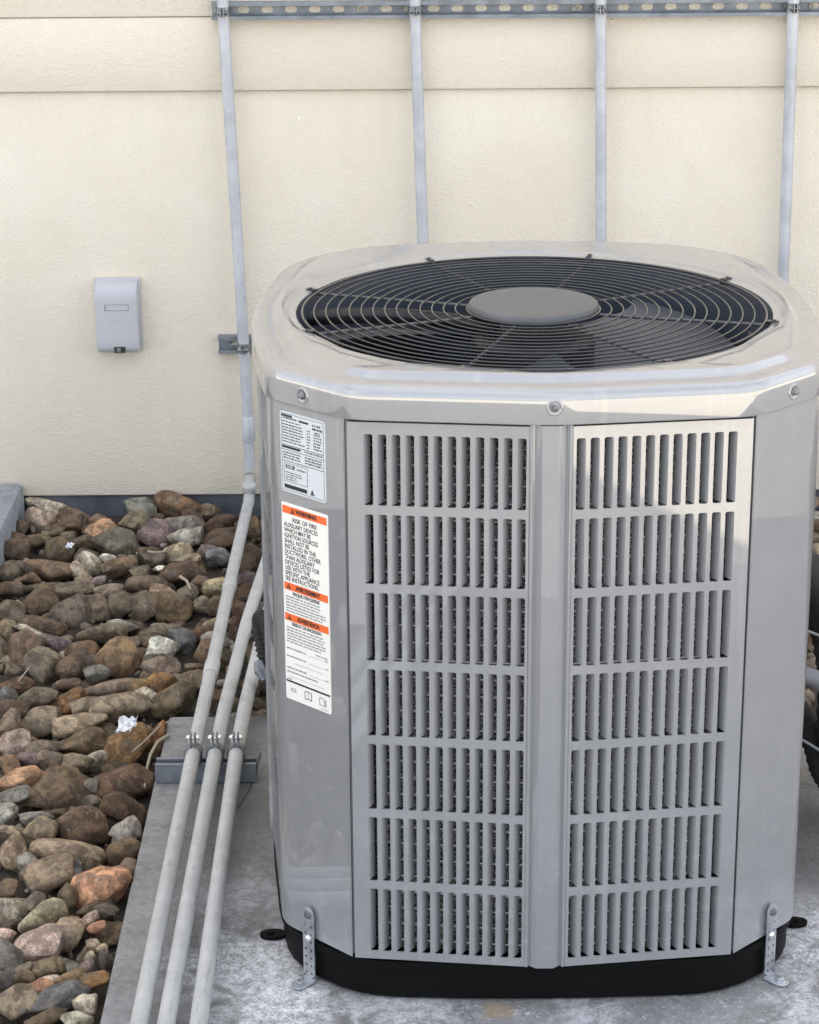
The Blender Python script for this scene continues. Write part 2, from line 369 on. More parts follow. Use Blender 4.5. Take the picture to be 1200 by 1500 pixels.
# x, y, z, half sizes, rotation, colour kind of the larger stones
STONES = (
    '-0.942,2.031,0.004,0.0467,0.0268,0.0171,-0.34,0.33,0.04,W;-0.946,1.938,0.003,0.0306,0.0290,0.0290,-0.33,-0.00,0.16,Q;-0.883,1.929,0.002,0.0381,0.0320,0.0320,-0.33,-0.00,0.15,B;'
    '-0.816,1.880,0.002,0.0317,0.0216,0.0197,-0.37,-0.41,0.29,P;-0.772,1.806,-0.000,0.0447,0.0343,0.0343,-0.34,-0.00,0.13,K;-0.828,1.944,0.004,0.0214,0.0141,0.0122,-0.33,-0.00,0.14,B;'
    '-0.886,1.783,-0.000,0.0282,0.0282,0.0311,-0.34,-0.00,0.16,B;-0.970,1.765,-0.000,0.0355,0.0248,0.0236,-0.34,-0.00,0.18,B;-0.810,1.692,-0.002,0.0233,0.0233,0.0262,-0.37,-0.33,0.27,W;'
    '-0.829,1.646,-0.002,0.0173,0.0173,0.0202,-0.35,-0.00,0.15,Q;-0.778,1.707,-0.000,0.0161,0.0124,0.0124,-0.37,0.33,0.01,W;-0.883,1.644,-0.003,0.0533,0.0318,0.0223,-0.36,0.20,0.09,B;'
    '-0.966,1.650,-0.002,0.0274,0.0209,0.0209,-0.35,-0.00,0.18,K;-0.754,1.665,-0.002,0.0377,0.0234,0.0181,-0.36,-0.25,0.22,B;-0.951,1.552,-0.004,0.0283,0.0187,0.0163,-0.36,-0.00,0.18,R;'
    '-0.890,1.569,-0.004,0.0398,0.0221,0.0128,-0.36,-0.08,0.20,B;-0.887,1.500,-0.006,0.0350,0.0266,0.0266,-0.44,-0.57,0.41,B;-0.827,1.543,-0.005,0.0410,0.0249,0.0184,-0.36,-0.13,0.20,K;'
    '-0.819,1.448,-0.008,0.0415,0.0305,0.0305,-0.37,0.08,0.12,K;-0.770,1.462,-0.006,0.0320,0.0236,0.0236,-0.44,0.56,-0.11,K;-0.725,1.472,-0.006,0.0292,0.0251,0.0251,-0.37,-0.00,0.13,K;'
    '-0.758,1.537,-0.004,0.0296,0.0184,0.0141,-0.36,-0.08,0.17,K;-0.930,1.438,-0.007,0.0235,0.0235,0.0235,-0.37,-0.00,0.18,K;-0.923,1.611,-0.002,0.0258,0.0154,0.0108,-0.35,-0.00,0.17,B;'
    '-0.785,1.589,-0.002,0.0214,0.0129,0.0093,-0.37,-0.24,0.23,V;-0.934,1.824,0.002,0.0239,0.0154,0.0127,-0.34,-0.00,0.17,B;-0.843,1.811,0.001,0.0239,0.0169,0.0164,-0.34,-0.00,0.15,B;'
    '-0.982,1.907,0.003,0.0167,0.0167,0.0205,-0.33,-0.00,0.17,B;-0.985,1.842,0.002,0.0240,0.0154,0.0128,-0.36,0.33,0.06,B;-0.662,2.026,0.004,0.0513,0.0333,0.0280,-0.33,0.20,0.03,U;'
    '-0.594,1.982,0.005,0.0216,0.0185,0.0185,-0.33,-0.00,0.09,B;-0.748,2.017,0.005,0.0341,0.0238,0.0225,-0.33,-0.00,0.12,G;-0.746,1.932,0.003,0.0321,0.0244,0.0244,-0.35,-0.33,0.24,K;'
    '-0.697,1.855,0.001,0.0383,0.0308,0.0308,-0.34,-0.00,0.11,V;-0.642,1.922,0.003,0.0396,0.0250,0.0198,-0.33,-0.00,0.10,G;-0.624,1.836,0.001,0.0390,0.0242,0.0187,-0.34,-0.13,0.14,H;'
    '-0.558,1.919,0.003,0.0366,0.0237,0.0198,-0.37,-0.41,0.23,R;-0.551,1.819,0.001,0.0388,0.0270,0.0254,-0.37,-0.41,0.24,R;-0.639,1.730,-0.001,0.0294,0.0235,0.0235,-0.35,-0.16,0.16,Y;'
    '-0.678,1.702,-0.000,0.0234,0.0159,0.0146,-0.35,-0.16,0.17,K;-0.668,1.658,-0.000,0.0138,0.0082,0.0058,-0.35,-0.00,0.11,W;-0.559,1.719,-0.000,0.0278,0.0194,0.0183,-0.35,-0.00,0.09,S;'
    '-0.623,1.626,-0.003,0.0417,0.0278,0.0244,-0.36,-0.08,0.13,B;-0.687,1.590,-0.004,0.0371,0.0249,0.0221,-0.36,-0.00,0.12,K;-0.706,1.646,-0.001,0.0202,0.0139,0.0130,-0.35,-0.00,0.12,K;'
    '-0.543,1.554,-0.004,0.0326,0.0217,0.0191,-0.37,-0.24,0.18,Y;-0.604,1.533,-0.004,0.0212,0.0162,0.0162,-0.36,-0.00,0.10,K;-0.576,1.579,-0.003,0.0228,0.0178,0.0178,-0.36,-0.00,0.09,B;'
    '-0.678,1.461,-0.007,0.0285,0.0285,0.0292,-0.37,-0.00,0.12,K;-0.654,1.520,-0.005,0.0267,0.0192,0.0190,-0.40,0.41,-0.05,T;-0.628,1.460,-0.007,0.0389,0.0277,0.0271,-0.38,0.24,0.01,U;'
    '-0.572,1.466,-0.005,0.0250,0.0172,0.0160,-0.37,-0.00,0.09,K;-0.539,1.465,-0.006,0.0209,0.0174,0.0174,-0.37,-0.00,0.09,B;-0.489,1.707,-0.001,0.0205,0.0215,0.0307,-0.35,-0.00,0.07,B;'
    '-0.502,1.892,0.003,0.0189,0.0189,0.0243,-0.34,-0.00,0.07,B;-0.486,1.606,-0.003,0.0200,0.0200,0.0200,-0.36,-0.00,0.07,V;-0.490,1.517,-0.005,0.0225,0.0211,0.0211,-0.42,-0.49,0.28,R;'
    '-0.489,1.444,-0.006,0.0194,0.0159,0.0159,-0.37,-0.00,0.07,R;-0.600,1.707,0.000,0.0110,0.0110,0.0124,-0.35,-0.00,0.09,T;-0.703,1.748,0.001,0.0236,0.0149,0.0118,-0.35,-0.00,0.12,B;'
    '-0.925,1.349,-0.009,0.0217,0.0217,0.0231,-0.38,-0.00,0.18,K;-0.877,1.347,-0.009,0.0353,0.0202,0.0129,-0.41,0.40,0.00,W;-0.821,1.289,-0.010,0.0348,0.0214,0.0161,-0.41,0.35,0.01,V;'
    '-0.876,1.246,-0.013,0.0331,0.0331,0.0384,-0.42,0.40,0.00,B;-0.827,1.194,-0.014,0.0360,0.0341,0.0341,-0.40,-0.24,0.27,K;-0.918,1.246,-0.011,0.0159,0.0184,0.0279,-0.38,-0.00,0.18,K;'
    '-0.771,1.241,-0.011,0.0278,0.0212,0.0212,-0.39,-0.00,0.15,U;-0.777,1.169,-0.014,0.0274,0.0248,0.0248,-0.45,-0.48,0.37,B;-0.704,1.222,-0.014,0.0422,0.0369,0.0369,-0.40,0.16,0.07,U;'
    '-0.735,1.148,-0.013,0.0247,0.0166,0.0149,-0.40,-0.13,0.20,G;-0.777,1.099,-0.014,0.0270,0.0164,0.0122,-0.40,-0.00,0.16,B;-0.709,1.091,-0.015,0.0435,0.0255,0.0173,-0.41,-0.22,0.24,K;'
    '-0.768,1.034,-0.015,0.0322,0.0215,0.0190,-0.43,-0.29,0.28,O;-0.675,1.002,-0.016,0.0514,0.0319,0.0245,-0.42,-0.16,0.20,Y;-0.873,1.107,-0.014,0.0309,0.0186,0.0135,-0.40,-0.00,0.18,R;'
    '-0.878,1.061,-0.014,0.0159,0.0159,0.0172,-0.40,-0.00,0.18,S;-0.826,1.036,-0.015,0.0367,0.0242,0.0209,-0.42,-0.24,0.28,K;-0.738,1.008,-0.014,0.0264,0.0166,0.0132,-0.42,-0.16,0.22,K;'
    '-0.862,0.997,-0.014,0.0288,0.0190,0.0163,-0.41,-0.00,0.18,B;-0.854,0.932,-0.015,0.0259,0.0259,0.0259,-0.42,-0.00,0.18,K;-0.803,0.945,-0.015,0.0359,0.0250,0.0235,-0.42,-0.16,0.24,K;'
    '-0.735,0.933,-0.015,0.0457,0.0267,0.0179,-0.42,-0.10,0.19,T;-0.745,1.336,-0.009,0.0419,0.0253,0.0183,-0.38,-0.00,0.14,K;-0.710,1.369,-0.008,0.0286,0.0183,0.0150,-0.39,0.24,0.03,H;'
    '-0.685,1.284,-0.009,0.0174,0.0141,0.0141,-0.38,-0.00,0.13,K;-0.861,1.365,-0.009,0.0422,0.0263,0.0204,-0.38,0.13,0.11,B;-0.627,1.251,-0.011,0.0325,0.0246,0.0246,-0.39,-0.00,0.11,W;'
    '-0.622,1.171,-0.013,0.0339,0.0219,0.0183,-0.40,-0.19,0.20,K;-0.592,1.300,-0.010,0.0282,0.0228,0.0228,-0.43,0.45,-0.09,S;-0.644,1.335,-0.009,0.0284,0.0187,0.0162,-0.38,-0.13,0.17,K;'
    '-0.558,1.333,-0.009,0.0284,0.0187,0.0162,-0.39,-0.16,0.16,R;-0.542,1.373,-0.007,0.0150,0.0100,0.0089,-0.40,-0.32,0.22,Y;-0.610,1.106,-0.015,0.0296,0.0219,0.0219,-0.45,-0.45,0.32,O;'
    '-0.659,1.091,-0.014,0.0295,0.0188,0.0154,-0.41,-0.13,0.18,U;-0.555,1.110,-0.014,0.0225,0.0199,0.0199,-0.40,-0.00,0.10,T;-0.581,1.020,-0.015,0.0428,0.0291,0.0265,-0.46,-0.44,0.32,B;'
    '-0.543,1.242,-0.011,0.0212,0.0212,0.0239,-0.39,-0.00,0.09,R;-0.560,1.173,-0.012,0.0209,0.0121,0.0078,-0.40,-0.00,0.10,B;-0.494,1.332,-0.008,0.0122,0.0170,0.0284,-0.38,-0.00,0.08,R;'
    '-0.495,1.107,-0.013,0.0167,0.0111,0.0097,-0.40,-0.00,0.08,G;-0.505,1.056,-0.014,0.0191,0.0128,0.0114,-0.41,-0.00,0.09,B;-0.506,1.212,-0.011,0.0145,0.0145,0.0171,-0.39,-0.00,0.08,B;'
    '-0.455,1.106,-0.014,0.0154,0.0129,0.0129,-0.40,-0.00,0.07,B;-0.473,1.016,-0.013,0.0164,0.0116,0.0113,-0.41,-0.00,0.08,K;-0.490,1.151,-0.012,0.0130,0.0130,0.0130,-0.40,-0.00,0.08,U;'
    '-0.455,1.226,-0.011,0.0145,0.0145,0.0159,-0.39,-0.00,0.07,B;-0.832,0.856,-0.015,0.0254,0.0224,0.0224,-0.45,-0.32,0.33,Q;-0.716,0.861,-0.016,0.0485,0.0301,0.0230,-0.43,-0.00,0.15,B;'
    '-0.644,0.839,-0.016,0.0314,0.0314,0.0410,-0.51,0.55,-0.15,O;-0.622,0.862,-0.014,0.0158,0.0184,0.0279,-0.43,0.08,0.09,K;-0.598,0.872,-0.014,0.0116,0.0181,0.0316,-0.44,0.24,0.01,O;'
    '-0.781,0.839,-0.015,0.0314,0.0210,0.0187,-0.43,-0.00,0.17,K;-0.797,0.794,-0.014,0.0227,0.0148,0.0125,-0.44,0.16,0.10,V;-0.763,0.789,-0.014,0.0215,0.0161,0.0161,-0.43,-0.00,0.17,K;'
    '-0.722,0.773,-0.014,0.0285,0.0190,0.0166,-0.43,-0.00,0.15,K;-0.832,0.774,-0.014,0.0166,0.0154,0.0154,-0.43,-0.00,0.19,U;-0.806,0.719,-0.015,0.0386,0.0236,0.0176,-0.46,-0.28,0.32,P;'
    '-0.738,0.676,-0.017,0.0498,0.0360,0.0359,-0.45,-0.13,0.22,B;-0.635,0.713,-0.016,0.0456,0.0314,0.0292,-0.45,-0.16,0.21,R;-0.683,0.689,-0.014,0.0140,0.0122,0.0122,-0.44,-0.00,0.15,G;'
    '-0.673,0.629,-0.014,0.0172,0.0123,0.0120,-0.45,-0.00,0.15,K;-0.625,0.603,-0.015,0.0330,0.0250,0.0250,-0.47,0.23,0.02,R;-0.806,0.648,-0.014,0.0311,0.0191,0.0144,-0.45,-0.19,0.28,G;'
    '-0.807,0.585,-0.014,0.0181,0.0181,0.0181,-0.45,-0.00,0.19,H;-0.682,0.549,-0.016,0.0448,0.0315,0.0303,-0.48,0.28,0.01,R;-0.760,0.574,-0.014,0.0282,0.0161,0.0102,-0.46,-0.00,0.18,H;'
    '-0.742,0.524,-0.015,0.0234,0.0234,0.0245,-0.52,0.46,-0.08,Y;-0.693,0.471,-0.016,0.0516,0.0323,0.0252,-0.48,0.16,0.08,T;-0.613,0.534,-0.014,0.0235,0.0179,0.0179,-0.49,-0.31,0.29,H;'
    '-0.607,0.462,-0.015,0.0252,0.0186,0.0186,-0.52,-0.43,0.37,U;-0.778,0.470,-0.015,0.0198,0.0198,0.0253,-0.47,-0.00,0.19,T;-0.794,0.532,-0.014,0.0235,0.0145,0.0112,-0.46,-0.00,0.19,T;'
    '-0.751,0.432,-0.014,0.0152,0.0130,0.0130,-0.47,-0.00,0.18,H;-0.713,0.391,-0.016,0.0408,0.0271,0.0236,-0.49,-0.22,0.29,T;-0.677,0.396,-0.014,0.0140,0.0145,0.0205,-0.48,-0.00,0.16,S;'
    '-0.649,0.404,-0.014,0.0194,0.0141,0.0140,-0.54,-0.46,0.41,B;-0.595,0.411,-0.014,0.0135,0.0124,0.0124,-0.48,-0.00,0.13,K;-0.626,0.354,-0.016,0.0425,0.0290,0.0266,-0.50,-0.18,0.24,P;'
    '-0.703,0.264,-0.015,0.0332,0.0218,0.0187,-0.52,-0.31,0.35,T;-0.657,0.222,-0.015,0.0225,0.0225,0.0266,-0.51,-0.15,0.25,T;-0.694,0.185,-0.016,0.0334,0.0253,0.0253,-0.52,-0.23,0.31,Q;'
    '-0.733,0.132,-0.015,0.0220,0.0235,0.0339,-0.51,-0.00,0.19,G;-0.746,0.205,-0.013,0.0143,0.0103,0.0102,-0.50,-0.00,0.19,Q;-0.707,0.027,-0.015,0.0290,0.0203,0.0194,-0.57,-0.36,0.41,T;'
    '-0.653,0.036,-0.016,0.0436,0.0261,0.0184,-0.56,-0.33,0.37,S;-0.676,0.065,-0.014,0.0196,0.0132,0.0118,-0.53,0.15,0.09,P;-0.659,-0.011,-0.014,0.0277,0.0161,0.0105,-0.56,-0.27,0.34,B;'
    '-0.607,0.017,-0.014,0.0174,0.0145,0.0145,-0.53,-0.00,0.16,W;-0.613,-0.017,-0.014,0.0220,0.0136,0.0105,-0.54,-0.00,0.16,W;-0.607,0.080,-0.014,0.0207,0.0140,0.0128,-0.57,-0.37,0.38,O;'
    '-0.640,0.086,-0.014,0.0227,0.0135,0.0094,-0.55,-0.30,0.34,U;-0.619,0.112,-0.014,0.0124,0.0104,0.0104,-0.58,-0.45,0.43,V;-0.619,0.145,-0.013,0.0085,0.0075,0.0075,-0.51,-0.00,0.15,W;'
    '-0.619,0.174,-0.013,0.0116,0.0096,0.0096,-0.51,-0.00,0.15,T;-0.671,0.114,-0.014,0.0238,0.0161,0.0144,-0.52,-0.15,0.26,B;-0.669,0.087,-0.013,0.0138,0.0089,0.0074,-0.53,-0.15,0.26,W;'
    '-0.705,0.113,-0.013,0.0124,0.0094,0.0094,-0.52,-0.15,0.27,K;-0.702,0.090,-0.013,0.0133,0.0095,0.0094,-0.52,-0.00,0.19,B;-0.723,0.308,-0.014,0.0179,0.0121,0.0110,-0.50,-0.23,0.30,K;'
    '-0.673,0.324,-0.014,0.0137,0.0137,0.0190,-0.49,0.15,0.08,B;-0.615,0.276,-0.014,0.0187,0.0125,0.0109,-0.50,-0.00,0.15,K;-0.632,0.251,-0.013,0.0140,0.0091,0.0078,-0.56,-0.45,0.42,Q;'
    '-0.620,0.229,-0.013,0.0129,0.0082,0.0067,-0.53,-0.30,0.32,P;-0.642,0.275,-0.013,0.0115,0.0089,0.0089,-0.50,-0.00,0.15,B;-0.765,0.350,-0.014,0.0160,0.0122,0.0122,-0.48,-0.00,0.19,B;'
    '-0.598,0.134,-0.013,0.0065,0.0088,0.0145,-0.52,-0.00,0.15,V;-0.605,0.167,-0.013,0.0076,0.0076,0.0076,-0.51,-0.00,0.15,T;0.704,2.023,0.006,0.0171,0.0171,0.0187,-0.32,-0.00,-0.18,K;'
    '0.680,1.917,0.004,0.0229,0.0183,0.0183,-0.33,-0.00,-0.18,G;0.694,1.855,0.003,0.0226,0.0196,0.0196,-0.34,-0.16,-0.13,B;0.662,1.795,0.002,0.0223,0.0156,0.0149,-0.34,-0.00,-0.19,K;'
    '0.670,1.725,0.000,0.0250,0.0179,0.0176,-0.34,-0.00,-0.19,T;0.637,1.679,-0.000,0.0189,0.0160,0.0160,-0.35,-0.00,-0.18,B;0.644,1.605,-0.002,0.0215,0.0158,0.0158,-0.35,-0.00,-0.19,W')
LABELS = {3: 'salmon orange stone half hidden near the wall', 33: 'purple grey rounded stone', 38: 'pale cream speckled round stone', 86: 'white stone with a pitted hollow', 73: 'long pale tan flat stone', 72: 'shiny orange brown stone', 137: 'large salmon pink mottled stone at the slab edge', 124: 'large smooth chocolate brown stone', 126: 'white and yellow quartz stone', 140: 'white pitted stone with a crack', 144: 'long slate grey stone', 117: 'largest brown grey rounded stone', 116: 'flat stone with a red crust'}

# ------------------------------------------------------------------ the setting
WY = 2.03                                             # stucco face
g = MB(); S = 400
g.add([(-S, -S, -.09), (S, -S, -.09), (S, S, -.09), (-S, S, -.09)], [(0, 1, 2, 3)])
tag(g.build('ground', M_YARD), kind='structure')

g = MB(); g.box((-.583, -1.55, -.16), (2.2, .936, 0)); o = g.build('concrete_slab', M_SLAB, None, smooth=30, bevel=.008); tag(o, kind='structure')
# hairline crack in the slab: a thin dark sliver 1 mm proud of nothing, cut as a groove-filled strip
g = MB(); pts = [(-.417, .78), (-.421, .70), (-.428, .635), (-.442, .575), (-.470, .548)]
vs = []
for i, (x, y) in enumerate(pts): vs += [(x-.0011, y, .0012), (x+.0011, y+.001, .0012)]
g.add(vs, [(2*i, 2*i+1, 2*i+3, 2*i+2) for i in range(len(pts)-1)])
g.build('crack_line', M_DARK, o)

g = MB(); nx, ny = 56, 70
def soil_z(x, y): return -.045 + .03*max(0, min(1, (y-.9)/1.1)) + .012*noise.noise(Vector((x*9, y*9, 0)))
X0, X1, Y0, Y1 = -2.4, 2.6, -1.4, 2.028
vs = [(X0+(X1-X0)*i/nx, Y0+(Y1-Y0)*j/ny, 0) for j in range(ny+1) for i in range(nx+1)]
vs = [(x, y, soil_z(x, y)) for x, y, _ in vs]
fs = [(j*(nx+1)+i, j*(nx+1)+i+1, (j+1)*(nx+1)+i+1, (j+1)*(nx+1)+i) for j in range(ny) for i in range(nx)
      if not (vs[j*(nx+1)+i][0] > -.56 and vs[(j+1)*(nx+1)+i][1] < .90)]
g.add(vs, fs); rock_bed = tag(g.build('rock_bed', M_SOIL, None, smooth=80), kind='structure')

# wall: two stucco bands over a dark flashing, part of a building that shades the place
wall = thing('stucco_wall', 'cream stucco building wall with a horizontal joint and dark base flashing', 'wall', (0, WY, 0))
XL, XR, HT = -9.0, WALL_R, WALL_H
g = MB(); g.box((XL, WY, .030), (XR, WY+.30, .8945)); g.build('lower_stucco_panel', M_STUCCO, wall, smooth=30, bevel=.004)
g = MB(); g.box((XL, WY-.011, .8952), (XR, WY+.30, 1.0435)); g.build('upper_stucco_panel', M_STUCCO, wall, smooth=30, bevel=.004)
g = MB(); g.box((XL, WY-.014, 1.0445), (XR, WY+.30, HT)); g.build('upper_stucco_panel', M_STUCCO, wall, smooth=30, bevel=.003)
g = MB(); g.box((XR+.002, WY, .03), (8.5, WY+.30, 3.0)); g.build('added_shade_wall', M_STUCCO, wall, smooth=30, bevel=.004)  # unseen lower wall, added to keep sun off the ground right of the unit
g = MB(); g.box((XL, WY+.012, -.12), (XR, WY+.28, .0295)); g.build('base_flashing', M_FLASH, wall)

g = MB(); g.box((-1.35, 1.25, -.15), (-.992, 2.027, .062))
tag(g.build('concrete_kerb', M_KERB, None, smooth=40, bevel=.012, base=(-1.17, 1.64, -.15)), 'grey concrete kerb block at the left end of the river stones, against the wall', 'kerb')

# ------------------------------------------------------------------ condensing unit
YC = .385
ZB, ZT = .066, .8028
def outline(off, cuts, front=-.031, seg=4, side=.376):
    """rounded, bowed octagon; off pushes it outwards; cuts = rounding lengths for (ridge, front edge, side edge, side ridge)"""
    half = [(0, front), (.249, 0.), (.347, .095), (side, YC)]
    v = [Vector(p) for p in half]
    v += [Vector((p[0], 2*YC-p[1])) for p in half[2::-1]]
    v += [Vector((-p.x, p.y)) for p in v[5:0:-1]]
    cuts = list(cuts) + list(cuts[1:3]) if len(cuts) == 4 else list(cuts)      # back corners may be rounder
    kinds = [0, 1, 2, 3, 5, 4, 0, 4, 5, 3, 2, 1]
    n = len(v); out = []
    for i in range(n):
        a = (v[i]-v[i-1]).normalized(); b = (v[(i+1) % n]-v[i]).normalized()
        na = Vector((a.y, -a.x)); nb = Vector((b.y, -b.x)); m = (na+nb).normalized()
        out.append(v[i] + m*(off/max(.3, m.dot(na))))
    res = []
    for i in range(n):
        p = out[i]; c = cuts[kinds[i]]
        a = (out[i-1]-p); b = (out[(i+1) % n]-p)
        ca = min(c, a.length*.48); cb = min(c, b.length*.48)
        res += bez(p + a.normalized()*ca, p, p + b.normalized()*cb, seg)
    return res
def at(pts, z): return [Vector((p.x, p.y, z)) for p in pts]

unit = thing('air_conditioner', 'glossy grey outdoor air conditioner on the concrete slab, louvred sides, round fan grille on top', 'air conditioner', (0, YC, 0))

# black base pan
cb_ = (.15, .06, .06, .1)
g = MB()
rings = [at(outline(-.012, cb_, -.012), .0), at(outline(-.005, cb_, -.012), .006), at(outline(-.004, cb_, -.012), .050),
         at(outline(.002, cb_, -.014), .052), at(outline(.002, cb_, -.014), .0615), at(outline(-.004, cb_, -.014), .0625), at(outline(-.05, cb_, -.014), .0625)]
g.loft(rings); g.f.append(tuple(range(len(rings[0])-1, -1, -1))); g.f.append(tuple(range(len(g.v)-len(rings[0]), len(g.v))))
pan = g.build('base_pan', M_BLACKP, unit, smooth=35)
for (x, y, sx) in ((-.366, .174, -1), (.366, .196, 1)):
    g = MB(); T = frame((x, y, 0), (1, 0, 0), (0, 1, 0), (0, 0, 1))
    g.prism([(.0185*math.cos(2*math.pi*k/20), .0125*math.sin(2*math.pi*k/20)) for k in range(20)], T, .001, .006)
    g.lathe((x+.004*sx, y, .006), [(.005, 0), (.005, .002), (.003, .003), (0, .003)], 12)
    g.build('mounting_lug', M_BLACKP, unit, smooth=35)

def strip(pts, z0, z1, th, name, mat, parent, bev=.0015):
    """sheet-metal strip following plan points, outer face on the points"""
    n = len(pts); nor = []
    for i in range(n):
        d = (pts[min(i+1, n-1)] - pts[max(i-1, 0)]).normalized(); nor.append(Vector((d.y, -d.x)))
    inn = [p - q*th for p, q in zip(pts, nor)]; loop = list(pts) + inn[::-1]; m = len(loop)
    g = MB(); vs = [(p.x, p.y, z) for z in (z0, z1) for p in loop]
    fs = [(i, (i+1) % m, m+(i+1) % m, m+i) for i in range(m)]
    fs += [(i, m-1-i, m-2-i, i+1) for i in range(n-1)] + [(m+i, m+i+1, 2*m-2-i, 2*m-1-i) for i in range(n-1)]
    g.add(vs, fs); return g.build(name, mat, parent, smooth=22, bevel=0)

def mirror(pts, mx=False, my=False):
    r = [Vector((-p.x if mx else p.x, 2*YC-p.y if my else p.y)) for p in pts]
    return r[::-1] if (mx != my) else r

# corner panels: chamfer with a rolled edge beside the louvres and a rounded turn into the side
cA, cB = Vector((.2502, .0012)), Vector((.347, .095)); cS = Vector((.352, .145))
u1 = (cB-cA).normalized(); u2 = (cS-cB).normalized()
corner = [cA + Vector((-.0085, .0115)), cA + Vector((-.0003, .011))] + [cA + u1*.0008] + [cA + u1*.006]
corner += bez(cB - u1*.022, cB, cB + u2*.026, 6) + [cS]
for (a, b) in ((0, 0), (1, 0), (0, 1), (1, 1)):
    pts = mirror(corner, a, b)
    strip(pts, ZB, ZT + .004, .0015, 'corner_panel', M_PAINT, unit)

# louvred panels
ROWS = [(.7875 - .1031*k) for k in range(7)]; SH = .0913; SW = .0113
def louvre_panel(A, B, x_slots, flip, single=True):
    """A -> B in plan, outward normal to the right of A->B; x_slots = slot centres along the panel; flip puts the blade on the far edge"""
    A = Vector((*A, 0)); B = Vector((*B, 0)); L = (B-A).length; X = (B-A).normalized(); N = Vector((X.y, -X.x, 0))
    T = frame(A, X, (0, 0, 1), N); g = MB()
    bx = [0.0] + [(x_slots[i]+x_slots[i+1])/2 for i in range(len(x_slots)-1)] + [L]
    e0, e1 = x_slots[0]-SW*.78, x_slots[-1]+SW*.78
    bx[0], bx[-1] = e0, e1
    zc = [r - SH/2 for r in ROWS]; bz = [ZT] + [(zc[i]+zc[i+1])/2 for i in range(6)] + [ZB]
    hole = rrect(SW, SH, .0024, 2)
    for r in range(7):
        for i, xc in enumerate(x_slots):
            cell_hole(g, xc, zc[r], bx[i], bx[i+1], bz[r+1], bz[r], hole, T, .0022)
    for (a, b) in ((0, e0), (e1, L)):
        for r in range(7): g.add([T @ Vector(q) for q in ((a, bz[r+1], 0), (b, bz[r+1], 0), (b, bz[r], 0), (a, bz[r], 0))], [(0, 1, 2, 3)])
    # returned edges all round
    for (p, q) in (((0, ZB), (L, ZB)), ((L, ZB), (L, ZT)), ((L, ZT), (0, ZT)), ((0, ZT), (0, ZB))):
        g.add([T @ Vector(v) for v in ((*p, 0), (*q, 0), (*q, -.012), (*p, -.012))], [(0, 1, 2, 3)])
    pan_ = g.build('louvre_panel', M_PAINT, unit, smooth=30)
    # blades: a tongue bent in from one edge of each slot
    s = -1 if flip else 1
    def blade(xc, z, g):
        x = xc - s*SW/2; h = SH/2 - .0012
        prof = [(0, -.0005), (s*.0022, -.0024), (s*.0064, -.0125), (s*.0064-s*.0012, -.0130), (s*.0012, -.0036), (-s*.0006, -.0024)]
        vs = [T @ Vector((x+a, z+k, d)) for k in (-h, h) for (a, d) in prof]; n = len(prof)
        g.add(vs, [(i, (i+1) % n, n+(i+1) % n, n+i) for i in range(n)] + [tuple(range(n)), tuple(range(2*n-1, n-1, -1))])
    if single:
        g = MB(); blade(x_slots[0], zc[0], g); first = g.build('louvre_blade', M_PAINT, pan_, smooth=40)
        for r in range(7):
            for i, xc in enumerate(x_slots):
                if r == 0 and i == 0: continue
                c = part_copy(first, pan_); c.location = X*(xc-x_slots[0]) + Vector((0, 0, zc[r]-zc[0]))
    else:
        g = MB()
        for z in zc:
            for xc in x_slots: blade(xc, z, g)
        g.build('louvre_blades', M_PAINT, pan_, smooth=40)
    return pan_
slots = [.0258 + .01708*k for k in range(12)]
PA, PB, PM = (-.2476, .0), (.2476, .0), .0265
pmY = -.031*(1-PM/.2465)
Lf = math.hypot(.2482-PM, -pmY)
louvre_panel(PA, (-PM, pmY), slots, False)
louvre_panel((PM, pmY), PB, [Lf-q for q in slots[::-1]], True)
# sides and back: the same pressed panels, blades joined (only their edges show)
yr = .0955
for sx in (1, -1):
    ends = [((sx*.3525, .148), (sx*.3745, YC-.012)), ((sx*.3745, YC+.012), (sx*.3525, 2*YC-.148))]
    for (a, b) in ends:
        if sx < 0: a, b = b, a
        L = (Vector(b)-Vector(a)).length; k = int((L-.036)/.01708); st = (L-(k-1)*.01708)/2
        louvre_panel(a, b, [st+.01708*i for i in range(k)], a[1] > YC, False)
for (a, b) in (((.2482, 2*YC), (PM, 2*YC-pmY)), ((-PM, 2*YC-pmY), (-.2482, 2*YC))):
    louvre_panel(a, b, slots, False, False)

# centre posts, front and back, with stepped edges; flat fillers on the sides
post = [(-.0262, .004), (-.0262, .0), (-.0246, -.0012), (-.0222, -.0012), (-.0212, .0022), (-.0200, .0024), (-.0178, .0006), (-.0118, -.0044),
        (-.0104, -.0050), (.0104, -.0050), (.0118, -.0044), (.0178, .0006), (.0200, .0024), (.0212, .0022), (.0222, -.0012), (.0246, -.0012), (.0262, .0), (.0262, .004)]
pp = [Vector((x, pmY + y)) for x, y in post]
strip(pp, ZB, ZT + .002, .0015, 'centre_post', M_PAINT, unit)
strip(mirror(mirror(pp, True, False), False, True)[::1], ZB, ZT + .002, .0015, 'centre_post', M_PAINT, unit)
for sx in (1, -1):
    pts = [Vector((sx*.3746, YC-.0118)), Vector((sx*.379, YC-.006)), Vector((sx*.379, YC+.006)), Vector((sx*.3746, YC+.0118))]
    if sx < 0: pts = pts[::-1]
    strip(pts, ZB, ZT, .0015, 'side_post', M_PAINT, unit)

